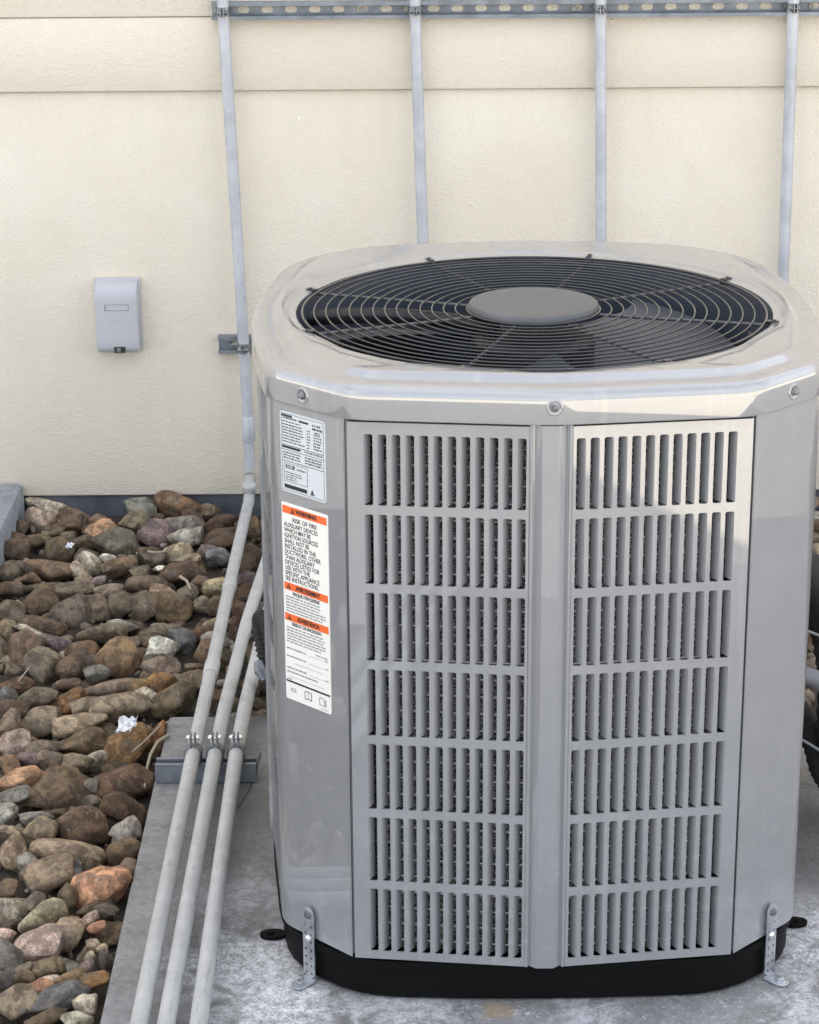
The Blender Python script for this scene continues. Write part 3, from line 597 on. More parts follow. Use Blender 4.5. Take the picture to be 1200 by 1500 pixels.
# coil behind the louvres
cc = (.05, .05, .06, .1)
g = MB(); o1 = outline(-.034, cc); o2 = outline(-.060, cc)
g.loft([at(o1, ZB), at(o1, ZT-.01), at(o2, ZT-.01), at(o2, ZB)]); g.build('condenser_coil', M_COIL, unit, smooth=40)
g = MB(); oo = outline(-.031, cc, seg=3); N = len(oo)
for k in range(31):
    z = .079 + .0236*k; r = .0013
    rr = []
    for (dx, dz) in ((0, r), (r, 0), (0, -r), (-r, 0)):
        o_ = outline(-.031+dx, cc, seg=3); rr.append(at(o_, z+dz))
    g.loft(rr + [rr[0]])
g.build('coil_tubes', M_TUBE, unit, smooth=60)
g = MB(); random.seed(5)
for k in range(62):                                    # dark cross wires between the fins
    pass
# dark floor of the cabinet
g = MB(); g.v = at(outline(-.06, cc), .10); g.f = [tuple(range(len(g.v)))]; g.build('cabinet_floor', M_MOTOR, unit)

# lid
GC = Vector((0, YC - .006, 0)); GR = .323
cl_ = (.03, .030, .030, .17, .07, .085)
ci_ = (.03, .030, .05, .13, .065, .075)
def circ(ref, r, z):
    out = []
    for p in ref:
        a = math.atan2(p.y-GC.y, p.x-GC.x); out.append(Vector((GC.x + r*math.cos(a), GC.y + r*math.sin(a), z)))
    return out
ref = outline(.0, cl_, seg=9)
def lo(off, z, c=cl_): return at(outline(off, c, seg=9, side=.390), z)
def blendr(a, b, f, z): return [Vector((p.x*(1-f)+q.x*f, p.y*(1-f)+q.y*f, z)) for p, q in zip(a, b)]
pl = lo(-.047, .859, ci_); c0 = circ(ref, GR+.020, .859)
lid_r = [lo(-.006, .812), lo(.0025, .8062), lo(.0040, .8062), lo(.0042, .8075), lo(.0040, .8310), lo(.0040, .8325), lo(.0036, .8372), lo(.0024, .8416), lo(.0004, .8452), lo(-.0026, .8479), lo(-.0060, .8492), lo(-.0085, .8495),
         lo(-.012, .8496), lo(-.0245, .8494), lo(-.0268, .8500), lo(-.0285, .8512), lo(-.0355, .8572), lo(-.0372, .8582), lo(-.0392, .8584), lo(-.046, .8576)]
lim = [max((Vector((p.x, p.y))-Vector((GC.x, GC.y))).length, GR+.018) for p in lid_r[-1]]
# keep every ring outside the fan opening
for r_ in lid_r:
    for p in r_:
        d = Vector((p.x-GC.x, p.y-GC.y)); 
        if d.length < GR+.019: d = d.normalized()*(GR+.019); p.x, p.y = GC.x+d.x, GC.y+d.y
rc = lid_r[-1]
lid_r += [blendr(rc, circ(rc, GR+.0165, 0), .5, .8550), circ(rc, GR+.016, .8526), circ(rc, GR+.0135, .8520), circ(rc, GR+.0120, .8505), circ(rc, GR+.0100, .8494), circ(rc, GR+.007, .8488),
          circ(rc, GR+.003, .8484), circ(rc, GR+.0005, .8474), circ(rc, GR, .8450), circ(rc, GR, .835)]
g = MB(); g.loft(lid_r); lid = g.build('lid', M_LID, unit, smooth=50)
# screws with pressed dimples round the skirt
def screw(p, n):
    n = Vector(n).normalized(); X = Vector((0, 0, 1)).cross(n).normalized(); T = frame((0, 0, 0), X, (0, 0, 1), n)
    g = MB(); g.lathe(p, [(.0105, -.0012), (.0098, .0002), (.0086, .0006), (.0072, .0000), (.0060, -.0008), (0, -.001)], 28, T=T)
    g.build('screw_dimple', M_LID, lid, smooth=60)
    g = MB(); hexa = [(.0037*math.cos(R(60*k)), .0037*math.sin(R(60*k))) for k in range(6)]
    g.lathe(p, [(.0050, 0), (.0050, .0010), (.0039, .0014)], 20, T=T); T2 = T.copy(); T2.translation = Vector(p); g.prism(hexa, T2, .001, .0045)
    g.build('screw', M_CLAMP, lid, smooth=30, bevel=.0004)
s1 = Vector((-.300, .0485)); n1 = Vector((-.696, -.718))
for sx in (1, -1):
    for sy in (1, -1):
        q = s1 + n1*.0045
        screw((-sx*q.x*-1 if False else sx*-q.x*-1, q.y if sy > 0 else 2*YC-q.y, .823), (sx*n1.x, sy*n1.y, 0))
screw((.003, -.0338, .828), (0, -1, 0)); screw((0, 2*YC+.0338, .829), (0, 1, 0))

# fan, shroud and guard
def V3(x, y, z): return Vector((GC.x + x, GC.y + y, z))
g = MB(); g.lathe((GC.x, GC.y, 0), [(GR+.004, .846), (GR-.001, .838), (GR-.004, .80), (GR-.006, .70), (GR+.01, .66)], 96)
sh = g; sh.f = sh.f[:-2]; sh.build('fan_shroud', M_SHROUD, unit, smooth=50)
fan = MB()
for k in range(3):
    vs = []; na, nr = 12, 8
    for j in range(nr+1):
        r = .07 + (GR-.02-.07)*j/nr
        wd = R(78 - 10*j/nr); off = R(120*k + 128 + 16*(j/nr)**2)
        for i in range(na+1):
            u = i/na - .5; a = off + u*wd
            z = .765 + .085*u*(1-.25*j/nr) + .012*math.cos(u*math.pi)
            vs.append((GC.x + r*math.cos(a), GC.y + r*math.sin(a), z))
    m = na+1; nv = len(vs)
    vs2 = vs + [(x, y, z-.003) for x, y, z in vs]
    fs = [(j*m+i, j*m+i+1, (j+1)*m+i+1, (j+1)*m+i) for j in range(nr) for i in range(na)]
    fs += [tuple(q+nv for q in f[::-1]) for f in fs]
    fan.add(vs2, fs)
fan_o = fan.build('fan_blade', M_FAN, unit, smooth=50)
g = MB(); g.lathe((GC.x, GC.y, 0), [(0, .815), (.075, .815), (.085, .805), (.085, .70), (.075, .69), (0, .69)], 40); g.build('fan_motor', M_MOTOR, unit, smooth=40)
g = MB(); g.tube(bez(V3(-.05, .01, .815), V3(-.16, .075, .828), V3(-.318, .085, .815), 16), .0115, 12); g.build('motor_lead', M_MOTOR, unit, smooth=60)
gd = MB(); gd.ring((GC.x, GC.y, .8475), .315, .0019, 144, 8)
guard = gd.build('fan_guard', M_GRILLE, unit, smooth=60)
for k in range(14):
    g = MB(); g.ring((GC.x, GC.y, .8475), .0905 + .01604*k, .00125 if k else .0018, 128, 8); g.build('guard_wire', M_GRILLE, guard, smooth=60)
for a in (160, 115, 72, 29, -16, -62, -109, -158):
    d = Vector((math.cos(R(a)), math.sin(R(a)), 0)); c = GC + Vector((0, 0, .8442))
    g = MB(); g.tube([c + d*.05, c + d*(GR+.006)], .0024, 8); g.build('guard_spoke', M_SPOKE, guard, smooth=60)
    T = frame(c + d*(GR+.004) + Vector((0, 0, .006)), d, Vector((-d.y, d.x, 0)), (0, 0, 1))
    g = MB(); g.box((-.010, -.0035, -.004), (.006, .0035, .001), T); g.lathe((0, 0, 0), [(.003, .001), (.003, .0022), (.0015, .0026), (0, .0026)], 10, T=T)
    g.build('guard_clip', M_GRILLE, guard, smooth=40, bevel=.0008)
g = MB(); g.lathe((GC.x, GC.y, 0), [(.080, .843), (.088, .8445), (.0895, .848), (.0890, .8535), (.0865, .8565), (.080, .8580), (.05, .8592), (0, .8596)], 72)
g.build('hub_cap', M_HUB, guard, smooth=35)

# ------------------------------------------------------------------ stickers on the left corner panel
P0 = Vector((-.347, .095, 0)); LT = Vector((.718011, -.696031, 0)); LN = Vector((-.696031, -.718011, 0))
def Tl(s, z, h): return frame(P0 + LT*s + Vector((0, 0, z)) + LN*h, LT, (0, 0, 1), LN)
H0 = .0006
lab = MB(); lab.prism(rrect(.0805, .1055, .004), Tl(.0610, .7423, 0), H0-.002, H0+.0004)
rating = lab.build('rating_label', M_SILVER, unit, smooth=30); rating['label'] = 'silver data plate full of tiny print'
def bar(g, x0, x1, z, h, s0, zc, hgt): g.add([Tl(s0, zc, hgt) @ Vector(q) for q in ((x0, z-h/2, 0), (x1, z-h/2, 0), (x1, z+h/2, 0), (x0, z+h/2, 0))], [(0, 1, 2, 3)])
def words(g, rnd, x0, x1, z, h, s0, zc, hgt, gap=.0013, wmin=.0015, wmax=.007):
    x = x0
    while x < x1 - .001:
        e = min(x1, x + rnd.uniform(wmin, wmax)); k = x
        while k < e - .0003:                          # letter-like strokes
            ww = rnd.uniform(.0005, .0010); bar(g, k, min(k+ww, e), z + rnd.uniform(-.0001, .0001), h*rnd.uniform(.7, 1.), s0, zc, hgt); k += ww + .00032
        x = e + gap
rnd = random.Random(3); HI = H0 + .0007
s0, zc = .0610, .7423
g = MB()
def fr(x0, x1, z0, z1, t=.0005):
    bar(g, x0, x1, z0, t, s0, zc, HI); bar(g, x0, x1, z1, t, s0, zc, HI)
    for x in (x0, x1): g.add([Tl(s0, zc, HI) @ Vector(q) for q in ((x-t/2, z0, 0), (x+t/2, z0, 0), (x+t/2, z1, 0), (x-t/2, z1, 0))], [(0, 1, 2, 3)])
fr(-.0375, .0375, -.050, .050)
z = .0465
bar(g, -.0372, -.018, .0475, .0028, s0, zc, HI)
for (x0, x1, zz, h) in ((-.034, -.010, .0445, .0022), (.018, .034, .0440, .0024), (-.036, -.004, .0400, .0017), (.018, .036, .0395, .0032), (.022, .032, .0350, .0020)):
    words(g, rnd, x0, x1, zz, h, s0, zc, HI)
bar(g, -.006, .011, .0445, .0026, s0, zc, HI)
for r in range(7):
    zz = .0360 - .0037*r
    words(g, rnd, -.036, rnd.uniform(-.006, .004), zz, .0018, s0, zc, HI, .001)
    words(g, rnd, .008, .014, zz - .001, .0018, s0, zc, HI)
    if r: words(g, rnd, .020, .034, zz, .0021, s0, zc, HI)
bar(g, -.0372, .0372, .0092, .0007, s0, zc, HI); bar(g, -.0372, -.004, .0066, .0030, s0, zc, HI)
words(g, rnd, .004, .036, .0066, .002, s0, zc, HI)
bar(g, -.0372, .0372, .0030, .0006, s0, zc, HI)
for r in range(3):
    words(g, rnd, -.035, -.004, -.0005 - .0036*r, .0020, s0, zc, HI); words(g, rnd, .004, .034, -.0005 - .0036*r, .0022, s0, zc, HI)
bar(g, -.0372, .0372, -.0118, .0007, s0, zc, HI)
fr(-.0345, .0075, -.0385, -.0145, .0005)
for r in range(4): words(g, rnd, -.032, rnd.uniform(-.015, .002), -.0265 - .0030*r, .0014, s0, zc, HI)
bar(g, -.0345, .0065, -.0450, .0050, s0, zc, HI)
bar(g, -.0315, -.0155, -.0190, .0048, s0, zc, HI)
# warning triangle
tri = [(.0120, -.0478), (.0200, -.0478), (.0160, -.0405)]; tri2 = [(.0138, -.0468), (.0182, -.0468), (.0160, -.0428)]
Tq = Tl(s0, zc, HI)
for i in range(3):
    a, b, c_, d_ = tri[i], tri[(i+1) % 3], tri2[(i+1) % 3], tri2[i]
    g.add([Tq @ Vector((*q, 0)) for q in (a, b, c_, d_)], [(0, 1, 2, 3)])
bar(g, .0153, .0167, -.0452, .0030, s0, zc, HI)
g.build('fine_print', M_INK, rating)
g = MB(); g.add(*text_mesh('AHRI', .0056, Tl(s0-.0235, zc-.0190, HI+.0004), squeeze=.95, bold=.00012)); g.build('lettering', M_SILVER, rating)
g = MB(); g.add(*text_mesh('CERTIFIED', .0036, Tl(s0-.0040, zc-.0200, HI), squeeze=.95, bold=.0001)); g.build('lettering', M_INKG, rating)

zc2 = .5395; s2 = .0613; wd2, ht2 = .0835, .2700
lab = MB(); lab.prism(rrect(wd2, ht2, .002), Tl(s2, zc2, 0), H0-.002, H0+.0004)
warn = lab.build('warning_label', M_WHITE, unit, smooth=30); warn['label'] = 'white sticker with three orange warning bands'
top = zc2 + ht2/2
def zp(frac): return top - frac*ht2
bands = [(.0335, 'WARNING'), (.4170, 'AVERTISSEMENT'), (.5740, 'ADVERTENCIA')]
for f, tx in bands:
    g = MB(); bar(g, -.0400, .0400, 0, .0100, s2, zp(f), H0+.0007); g.build('orange_band', M_ORANGE, warn)
    g = MB(); T = Tl(s2+.0035, zp(f), H0+.0011); g.add(*text_mesh(tx, .0078, T, squeeze=1.0 if len(tx) < 9 else .78, bold=.0003))
    xw = -.021 if len(tx) < 9 else -.0315                # alert triangle before the word
    Tt = Tl(s2 + xw, zp(f), H0+.0011); g.add([Tt @ Vector((*q, 0)) for q in ((-.0038, -.0033), (.0038, -.0033), (0, .0036))], [(0, 1, 2)])
    g.build('lettering', M_INK, warn)
    g = MB(); Tt = Tl(s2 + xw, zp(f)-.0006, H0+.0014); g.add([Tt @ Vector((*q, 0)) for q in ((-.0005, -.0018), (.0005, -.0018), (.0005, .0018), (-.0005, .0018))], [(0, 1, 2, 3)])
    g.build('alert_mark', M_ORANGE, warn)
lines = ['AUXILIARY DEVICES', 'WHICH MAY BE', 'IGNITION SOURCES', 'SHALL NOT BE', 'INSTALLED IN THE', 'DUCTWORK, OTHER', 'THAN AUXILIARY', 'DEVICES LISTED FOR', 'USE WITH THE', 'SPECIFIC APPLIANCE.', 'SEE INSTRUCTIONS.']
g = MB(); g.add(*text_mesh('RISK OF FIRE', .0085, Tl(s2, zp(.0790), HI), squeeze=.92, bold=.00012))
for i, tx in enumerate(lines):
    g.add(*text_mesh(tx, .0085, Tl(s2-.0375, zp(.1085+.0270*i), HI), 'LEFT', squeeze=.80, bold=.00010))
g.build('lettering', M_INK, warn)
g = MB()
g.add(*text_mesh("RISQUE D'INCENDIE", .0064, Tl(s2, zp(.4500), HI), squeeze=.85, bold=.0002))
g.add(*text_mesh('RIESGO DE INCENDIO', .0064, Tl(s2, zp(.6060), HI), squeeze=.85, bold=.0002))
g.build('lettering', M_INK, warn)
g = MB()
for r in range(6): words(g, rnd, -.0375, rnd.uniform(.020, .037), zp(.4700+.0145*r)-zc2, .0020, s2, zc2, HI, .0013, .003, .009)
for r in range(6): words(g, rnd, -.0375, rnd.uniform(.020, .037), zp(.6270+.0145*r)-zc2, .0020, s2, zc2, HI, .0013, .003, .009)
words(g, rnd, .016, .0385, zp(.7215)-zc2, .0020, s2, zc2, HI)
for f in (.735, .775, .835):
    words(g, rnd, -.0385, -.002, zp(f)-zc2, .0022, s2, zc2, HI, .0012, .004, .008); bar(g, .002, .030, zp(f)-zc2-.001, .0004, s2, zc2, HI); words(g, rnd, .0325, .0385, zp(f)-zc2, .0020, s2, zc2, HI)
bar(g, -.025, .028, zp(.8060)-zc2, .0005, s2, zc2, HI)
words(g, rnd, -.0385, .018, zp(.8560)-zc2, .0022, s2, zc2, HI, .0012, .004, .008); bar(g, -.036, .030, zp(.8800)-zc2, .0004, s2, zc2, HI)
words(g, rnd, -.0385, -.030, zp(.8930)-zc2, .0020, s2, zc2, HI)
words(g, rnd, .024, .0385, zp(.9880)-zc2, .0013, s2, zc2, HI)
g.build('fine_print', M_INKG, warn)
g = MB(); bar(g, -.0405, .0405, zp(.9060)-zc2, .0026, s2, zc2, HI); g.build('rule_line', M_INK, warn)
g = MB(); T = Tl(s2, zp(.9500), HI)
g.add(*text_mesh('A2L', .0080, Tl(s2-.0270, zp(.9480), HI), squeeze=.95))
def poly_line(pts, t):
    for i in range(len(pts)-1):
        a, b = Vector(pts[i]), Vector(pts[i+1]); d = (b-a).normalized(); n = Vector((-d.y, d.x))*t
        g.add([T @ Vector((*q, 0)) for q in (a-n, b-n, b+n, a+n)], [(0, 1, 2, 3)])
poly_line([(-.0060, .0050), (-.0060, -.0055), (0, -.0040), (.0060, -.0055), (.0060, .0050), (0, .0062), (-.0060, .0050)], .0006); poly_line([(0, .0062), (0, -.0040)], .0004)
poly_line([(.0210, .0048), (.0210, -.0050), (.0300, -.0058), (.0300, .0010), (.0270, .0050), (.0210, .0048)], .0005); poly_line([(.0315, .0040), (.0330, -.0060)], .0007)
g.build('pictogram', M_INKG, warn)

# ------------------------------------------------------------------ hold-down straps
def strap(sx, s_, label, lean=0.):
    p0 = P0 + LT*s_
    c = Vector((sx*-p0.x*-1, p0.y, 0)); n = Vector((sx*LN.x*1, LN.y, 0)) if sx == 1 else Vector((-LN.x, LN.y, 0))
    c.x = p0.x if sx == 1 else -p0.x
    X = Vector((0, 0, 1)).cross(n).normalized()*1.0
    t = thing('hold_down_strap', label, 'strap', c + n*.02, 'hold-down straps on the unit')
    T = frame(c + n*.0062, X, (0, 0, 1), n); g = MB()
    hole = [(.0020*math.cos(R(22.5+45*k)), .0020*math.sin(R(22.5+45*k))) for k in range(8)]
    zz = [.0135 + .0118*k for k in range(7)]
    for k, z in enumerate(zz):
        for j in (-1, 1): cell_hole(g, j*.0050, z, min(0, j*.0105), max(0, j*.0105), z-.0059, z+.0059, hole, T, .0016)
    ztop = zz[-1] + .0059
    arc = [(.0105, ztop), (.0105, ztop+.012)] + [(.0105*math.cos(R(a)), ztop+.012+.0105*math.sin(R(a))) for a in (30, 60, 90, 120, 150)] + [(-.0105, ztop+.012), (-.0105, ztop)]
    g.add([T @ Vector((x, y, 0)) for x, y in arc], [tuple(range(len(arc)))])
    full = [(-.0105, .002), (.0105, .002)] + arc
    # back sheet edge
    n_ = len(arc); g.add([T @ Vector((x, y, d)) for d in (0, -.0016) for x, y in ([(.0105, .002)] + arc + [(-.0105, .002)])], [(i, i+1, n_+2+i+1, n_+2+i) for i in range(n_+1)])
    g.add([T @ Vector(q) for q in ((-.0105, 0, .0), (.0105, 0, .0), (.0105, .0076, 0), (-.0105, .0076, 0))], [(0, 1, 2, 3)])
    g.build('strap_plate', M_GALV, t, smooth=30)
    g = MB(); F = frame(c + n*.0062 + Vector((0, 0, .0015)), X, n, (0, 0, 1))
    foot = [(.0105, 0), (.0105, .020)] + [(.0105*math.cos(R(a)), .020+.0105*math.sin(R(a))) for a in (30, 60, 90, 120, 150)] + [(-.0105, .020), (-.0105, 0)]
    g.prism(foot, F, 0, .0022); g.build('foot', M_GALV, t, smooth=30, bevel=.0006)
    hexa = [(.0058*math.cos(R(60*k)), .0058*math.sin(R(60*k))) for k in range(6)]
    g = MB(); F2 = F.copy(); F2.translation = F.translation + n*.018; g.lathe(F2.translation, [(.0075, .0022), (.0075, .0034)], 18); g.prism(hexa, F2, .0034, .0075)
    g.build('anchor_bolt', M_GALV, t, smooth=30, bevel=.0005)
    T3 = frame(c + n*.0062 + Vector((0, 0, ztop+.011)), X, (0, 0, 1), n)
    g = MB(); g.lathe(T3.translation, [(.0060, 0), (.0060, .001), (.0045, .0015)], 16, T=frame((0, 0, 0), X, (0, 0, 1), n)); g.prism([(q[0]*.75, q[1]*.75) for q in hexa], T3, .001, .0042)
    g.build('fixing_screw', M_CLAMP, t, smooth=30)
    T4 = frame(c + n*.0062 + Vector((0, 0, .066)), X, (0, 0, 1), n)
    g = MB(); g.lathe(T4.translation, [(.0052, 0), (.0050, .002), (.003, .0038), (0, .0042)], 14, T=frame((0, 0, 0), X, (0, 0, 1), n)); g.build('bright_screw', M_BOLT, t, smooth=50)
strap(1, .0560, 'perforated galvanised hold-down strap below the warning stickers, on the left corner')
strap(-1, .0590, 'perforated galvanised hold-down strap at the right corner of the unit')

# ------------------------------------------------------------------ conduits
CR = .0118
def elbow(a, b, c, r, n=7):
    a, b, c = Vector(a), Vector(b), Vector(c); return bez(b + (a-b).normalized()*r, b, b + (c-b).normalized()*r, n)
def coupling(p, d, r, ln, parent, mat):
    p = Vector(p); d = Vector(d).normalized(); g = MB()
    g.tube([p - d*ln/2, p - d*(ln/2-.001), p + d*(ln/2-.001), p + d*ln/2], [r*.97, r, r, r*.97], 18); g.build('coupling', mat, parent, smooth=35)
STZ = 1.0573
# 1: down the wall left of the unit, then forward over the stones and the slab
c1 = thing('electrical_conduit', 'leftmost zinc conduit, down the wall and forward over the stones onto the slab', 'conduit', (-.507, 1.98, .04), 'conduits on the wall')
path = [(-.5315, 1.990, 1.60), (-.530, 1.990, 1.06), (-.5134, 1.990, .521), (-.5045, 1.990, .18)]
g = MB(); g.tube(path[:-1] + [(-.5050, 1.990, .205), (-.5050, 1.990, .10)], CR, 18); g.build('upright_tube', M_COND, c1, smooth=50)
g = MB(); g.tube(elbow((-.5050, 1.990, .10), (-.5065, 1.990, .035), (-.510, 1.60, .045), .055), CR, 18); g.build('elbow', M_COND2, c1, smooth=50)
g = MB(); g.tube([(-.5075, 1.94, .0365), (-.511, 1.55, .043), (-.5180, .705, .046), (-.5200, -.118, .045), (-.523, -1.6, .045)], CR, 18); g.build('floor_tube', M_COND2, c1, smooth=50)
coupling((-.5047, 1.990, .190), (0, 0, 1), CR*1.18, .055, c1, M_COND)
coupling((-.5062, 1.975, .062), (-.0, -.35, 1), CR*1.22, .02, c1, M_COND2)
coupling((-.5118, 1.440, .0437), (-.007, -1, .002), CR*1.14, .05, c1, M_COND2)
coupling((-.5152, 1.030, .0450), (-.007, -1, .002), CR*1.16, .06, c1, M_COND2)
# 2 and 3: side by side on the slab, turning behind the unit and up the wall
def far_conduit(xf0, xf1, xa, xb, bend, yb, label):
    t = thing('electrical_conduit', label, 'conduit', (xf1, 0, .045), 'conduits on the wall')
    g = MB()
    xe = xf1 + bend; w1 = (xe, 1.80 - yb, .045)
    pts = [(xf0, -1.6, .045), (xf0, -.118, .045), (xf1, .69, .046), (xf1 + bend*.05, .85, .046), (xf1 + bend*.34, 1.25, .046)]
    pts += elbow((xf1 + bend*.6, 1.46, .046), w1, (xb, 1.80 - yb, .045), .06)
    pts += elbow(w1, (xb, 1.80 - yb, .045), (xb, 1.990, .055), .07) + elbow((xb, 1.80-yb, .045), (xb, 1.990, .055), (xb, 1.990, .6), .06)
    g.tube(pts + [(xb, 1.99, .2)], CR, 18); g.build('floor_tube', M_COND2, t, smooth=50)
    g = MB(); g.tube([(xb, 1.99, .2), (xb, 1.990, .59), (xa, 1.990, STZ), (xa - (xb-xa)*.6, 1.990, 1.6)], CR, 18); g.build('upright_tube', M_COND, t, smooth=50)
    coupling((xb, 1.99, .22), (0, 0, 1), CR*1.18, .055, t, M_COND); return t
far_conduit(-.4855, -.4830, -.1480, -.1345, .048, .0, 'middle zinc conduit on the slab, rising as second from the left on the wall')
far_conduit(-.4445, -.4495, .2216, .2316, .048, .06, 'zinc conduit nearest the unit on the slab, rising as third on the wall')
c4 = thing('electrical_conduit', 'zinc conduit rightmost on the wall behind the unit', 'conduit', (.61, 1.99, 0), 'conduits on the wall')
g = MB(); g.tube([(.6230, 1.990, -.05), (.6145, 1.990, .30), (.6102, 1.990, .498), (.6050, 1.990, STZ), (.600, 1.990, 1.6)], CR, 18); g.build('upright_tube', M_COND, c4, smooth=50)
coupling((.613, 1.99, .30), (-.02, 0, 1), CR*1.18, .055, c4, M_COND)

# ------------------------------------------------------------------ strut channels with pipe clamps
def channel(name, x0, x1, T, H, D, mat, parent, slot0, pitch=.0475, sw=.0235, sh=.0125, lip=.0075, th=.0022):
    """open channel along local x; local y across, local z out of the opening; back web at z=0"""
    g = MB(); x = x0
    hole = [(sw/2-sh/2 + sh/2*math.cos(R(a)), sh/2*math.sin(R(a))) for a in range(-90, 91, 22)] + [(-sw/2+sh/2 + sh/2*math.cos(R(a)), sh/2*math.sin(R(a))) for a in range(90, 271, 22)]
    hole = [q for i, q in enumerate(hole) if i == 0 or (abs(q[0]-hole[i-1][0]) + abs(q[1]-hole[i-1][1])) > 1e-5]
    c = slot0
    while c - pitch/2 > x0 + .001: c -= pitch
    while c - pitch/2 < x1 - .001:
        a, b = max(x0, c-pitch/2), min(x1, c+pitch/2)
        if a < c-sw/2-.001 and b > c+sw/2+.001: cell_hole(g, c, 0, a, b, -H/2, H/2, hole, T, .003)
        else: g.add([T @ Vector(q) for q in ((a, -H/2, 0), (b, -H/2, 0), (b, H/2, 0), (a, H/2, 0))], [(0, 1, 2, 3)])
        c += pitch
    web = g.build('slotted_web', mat, parent, smooth=30)
    for s in (-1, 1):
        y = s*H/2
        prof = [(y, 0), (y, D), (y-s*lip, D), (y-s*lip, D-.005), (y-s*(lip-th), D-.005), (y-s*(lip-th), D-th), (y-s*th, D-th), (y-s*th, 0)]
        g = MB(); n = len(prof); g.add([T @ Vector((xx, a, b)) for xx in (x0, x1) for a, b in prof], [(i, (i+1) % n, n+(i+1) % n, n+i) for i in range(n)] + [tuple(range(n)), tuple(range(2*n-1, n-1, -1))])
        g.build('flange', mat, parent, smooth=30)
def clamp(c, a, n, parent, r=CR, base=.014, open_=1., bright=False):
    """two-piece strut strap round a tube: c on the tube axis, a along it, n away from the strut"""
    c = Vector(c); a = Vector(a).normalized(); n = (Vector(n) - a*Vector(n).dot(a)).normalized(); s = a.cross(n)
    T = frame(c, s, n, a); g = MB(); wd = .0085; ro, ri = r + .0030, r + .0002
    for sg in (-1, 1):
        pts = []
        for k in range(9): q = R(12 + 108*k/8); pts.append((sg*ro*math.sin(q), ro*math.cos(q)))
        pts.append((sg*(ro*.88), -base-.002)); pts.append((sg*(ro*.88-.003), -base-.002))
        for k in range(8, -1, -1): q = R(12 + 108*k/8); pts.append((sg*ri*math.sin(q), ri*math.cos(q)))
        m = len(pts); vs = [T @ Vector((x, y, z)) for z in (-wd, wd) for x, y in pts]
        fs = [(i, (i+1) % m, m+(i+1) % m, m+i) for i in range(m)]
        h = m-3
        fs += [(i, i+1, m-2-i, m-1-i) for i in range(m//2-1)] + [(m+i+1, m+i, 2*m-1-i, 2*m-2-i) for i in range(m//2-1)]
        g.add(vs, fs)
        g.box((min(sg*.0018, sg*.0046), ri, -wd), (max(sg*.0018, sg*.0046), ro+.0175, wd), T)
    cl = g.build('pipe_clamp', M_CLAMP, parent, smooth=35)
    b = MB(); b0 = c + n*(ro+.0105)
    Tb = frame(b0, n, a, s)
    b.tube([b0 - s*.011, b0 + s*.011], .0026, 10)
    for sg in (-1, 1): b.prism([(.0054*math.cos(R(60*k)), .0054*math.sin(R(60*k))) for k in range(6)], Tb, min(sg*.0046, sg*.0098), max(sg*.0046, sg*.0098))
    b.build('clamp_bolt', M_BOLT if bright else M_CLAMP, cl, smooth=30, bevel=.0005)
    return cl
# upper strut across the wall
st = thing('strut_channel', 'long slotted steel strut across the top of the wall holding four conduits', 'strut channel', (.3, 2.015, STZ), 'strut channels')
YS = WY - .0145
T = frame((0, YS, STZ), (1, 0, 0), (0, 0, 1), (0, -1, 0))
channel('strut', -.5535, 1.45, T, .0345, .0245, M_STRUT, st, -.4908)
for x in (-.5300, -.1480, .2216, .6050): clamp((x, 1.990, STZ), (0, 0, 1), (0, -1, 0), st)
for x in (-.2530, .5150-.345, .6450):
    g = MB(); T2 = frame((x, YS-.0008, STZ-.001), (1, 0, 0), (0, 0, 1), (0, -1, 0)); g.prism([(.0062*math.cos(R(60*k)), .0062*math.sin(R(60*k))) for k in range(6)], T2, 0, .005)
    g.build('anchor_bolt', M_CLAMP, st, smooth=30)
# short strut lower on the wall
sb = thing('strut_channel', 'short slotted strut bracket on the wall beside the unit, clamping the leftmost conduit', 'strut channel', (-.527, WY, .368), 'strut channels')
T = frame((0, WY-.0005, .3680), (1, 0, 0), (0, 0, 1), (0, -1, 0))
channel('strut', -.5640, -.4850, T, .0350, .0272, M_STRUT, sb, -.5330, sw=.0215)
clamp((-.5095, 1.990, .368), (0, 0, 1), (0, -1, 0), sb)
g = MB(); T2 = frame((-.5405, WY-.0005, .370), (1, 0, 0), (0, 0, 1), (0, -1, 0)); g.prism([(.0058*math.cos(R(60*k)), .0058*math.sin(R(60*k))) for k in range(6)], T2, 0, .005); g.build('anchor_bolt', M_CLAMP, sb, smooth=30)
# strut on the slab under the three conduits
sf = thing('strut_channel', 'short steel strut on the slab under the three conduits, left of the unit', 'strut channel', (-.50, .70, 0), 'strut channels')
T = frame((0, .6835, .0015), (1, 0, 0), (0, 1, 0), (0, 0, 1))
channel('strut', -.5790, -.4180, T, .0300, .0310, M_STRUT, sf, -.545, lip=.0085, sh=.010)
for x in (-.5181, -.4831, -.4494): clamp((x, .686, .0458), (-.003, 1, 0), (0, 0, 1), sf, bright=True, base=.016)

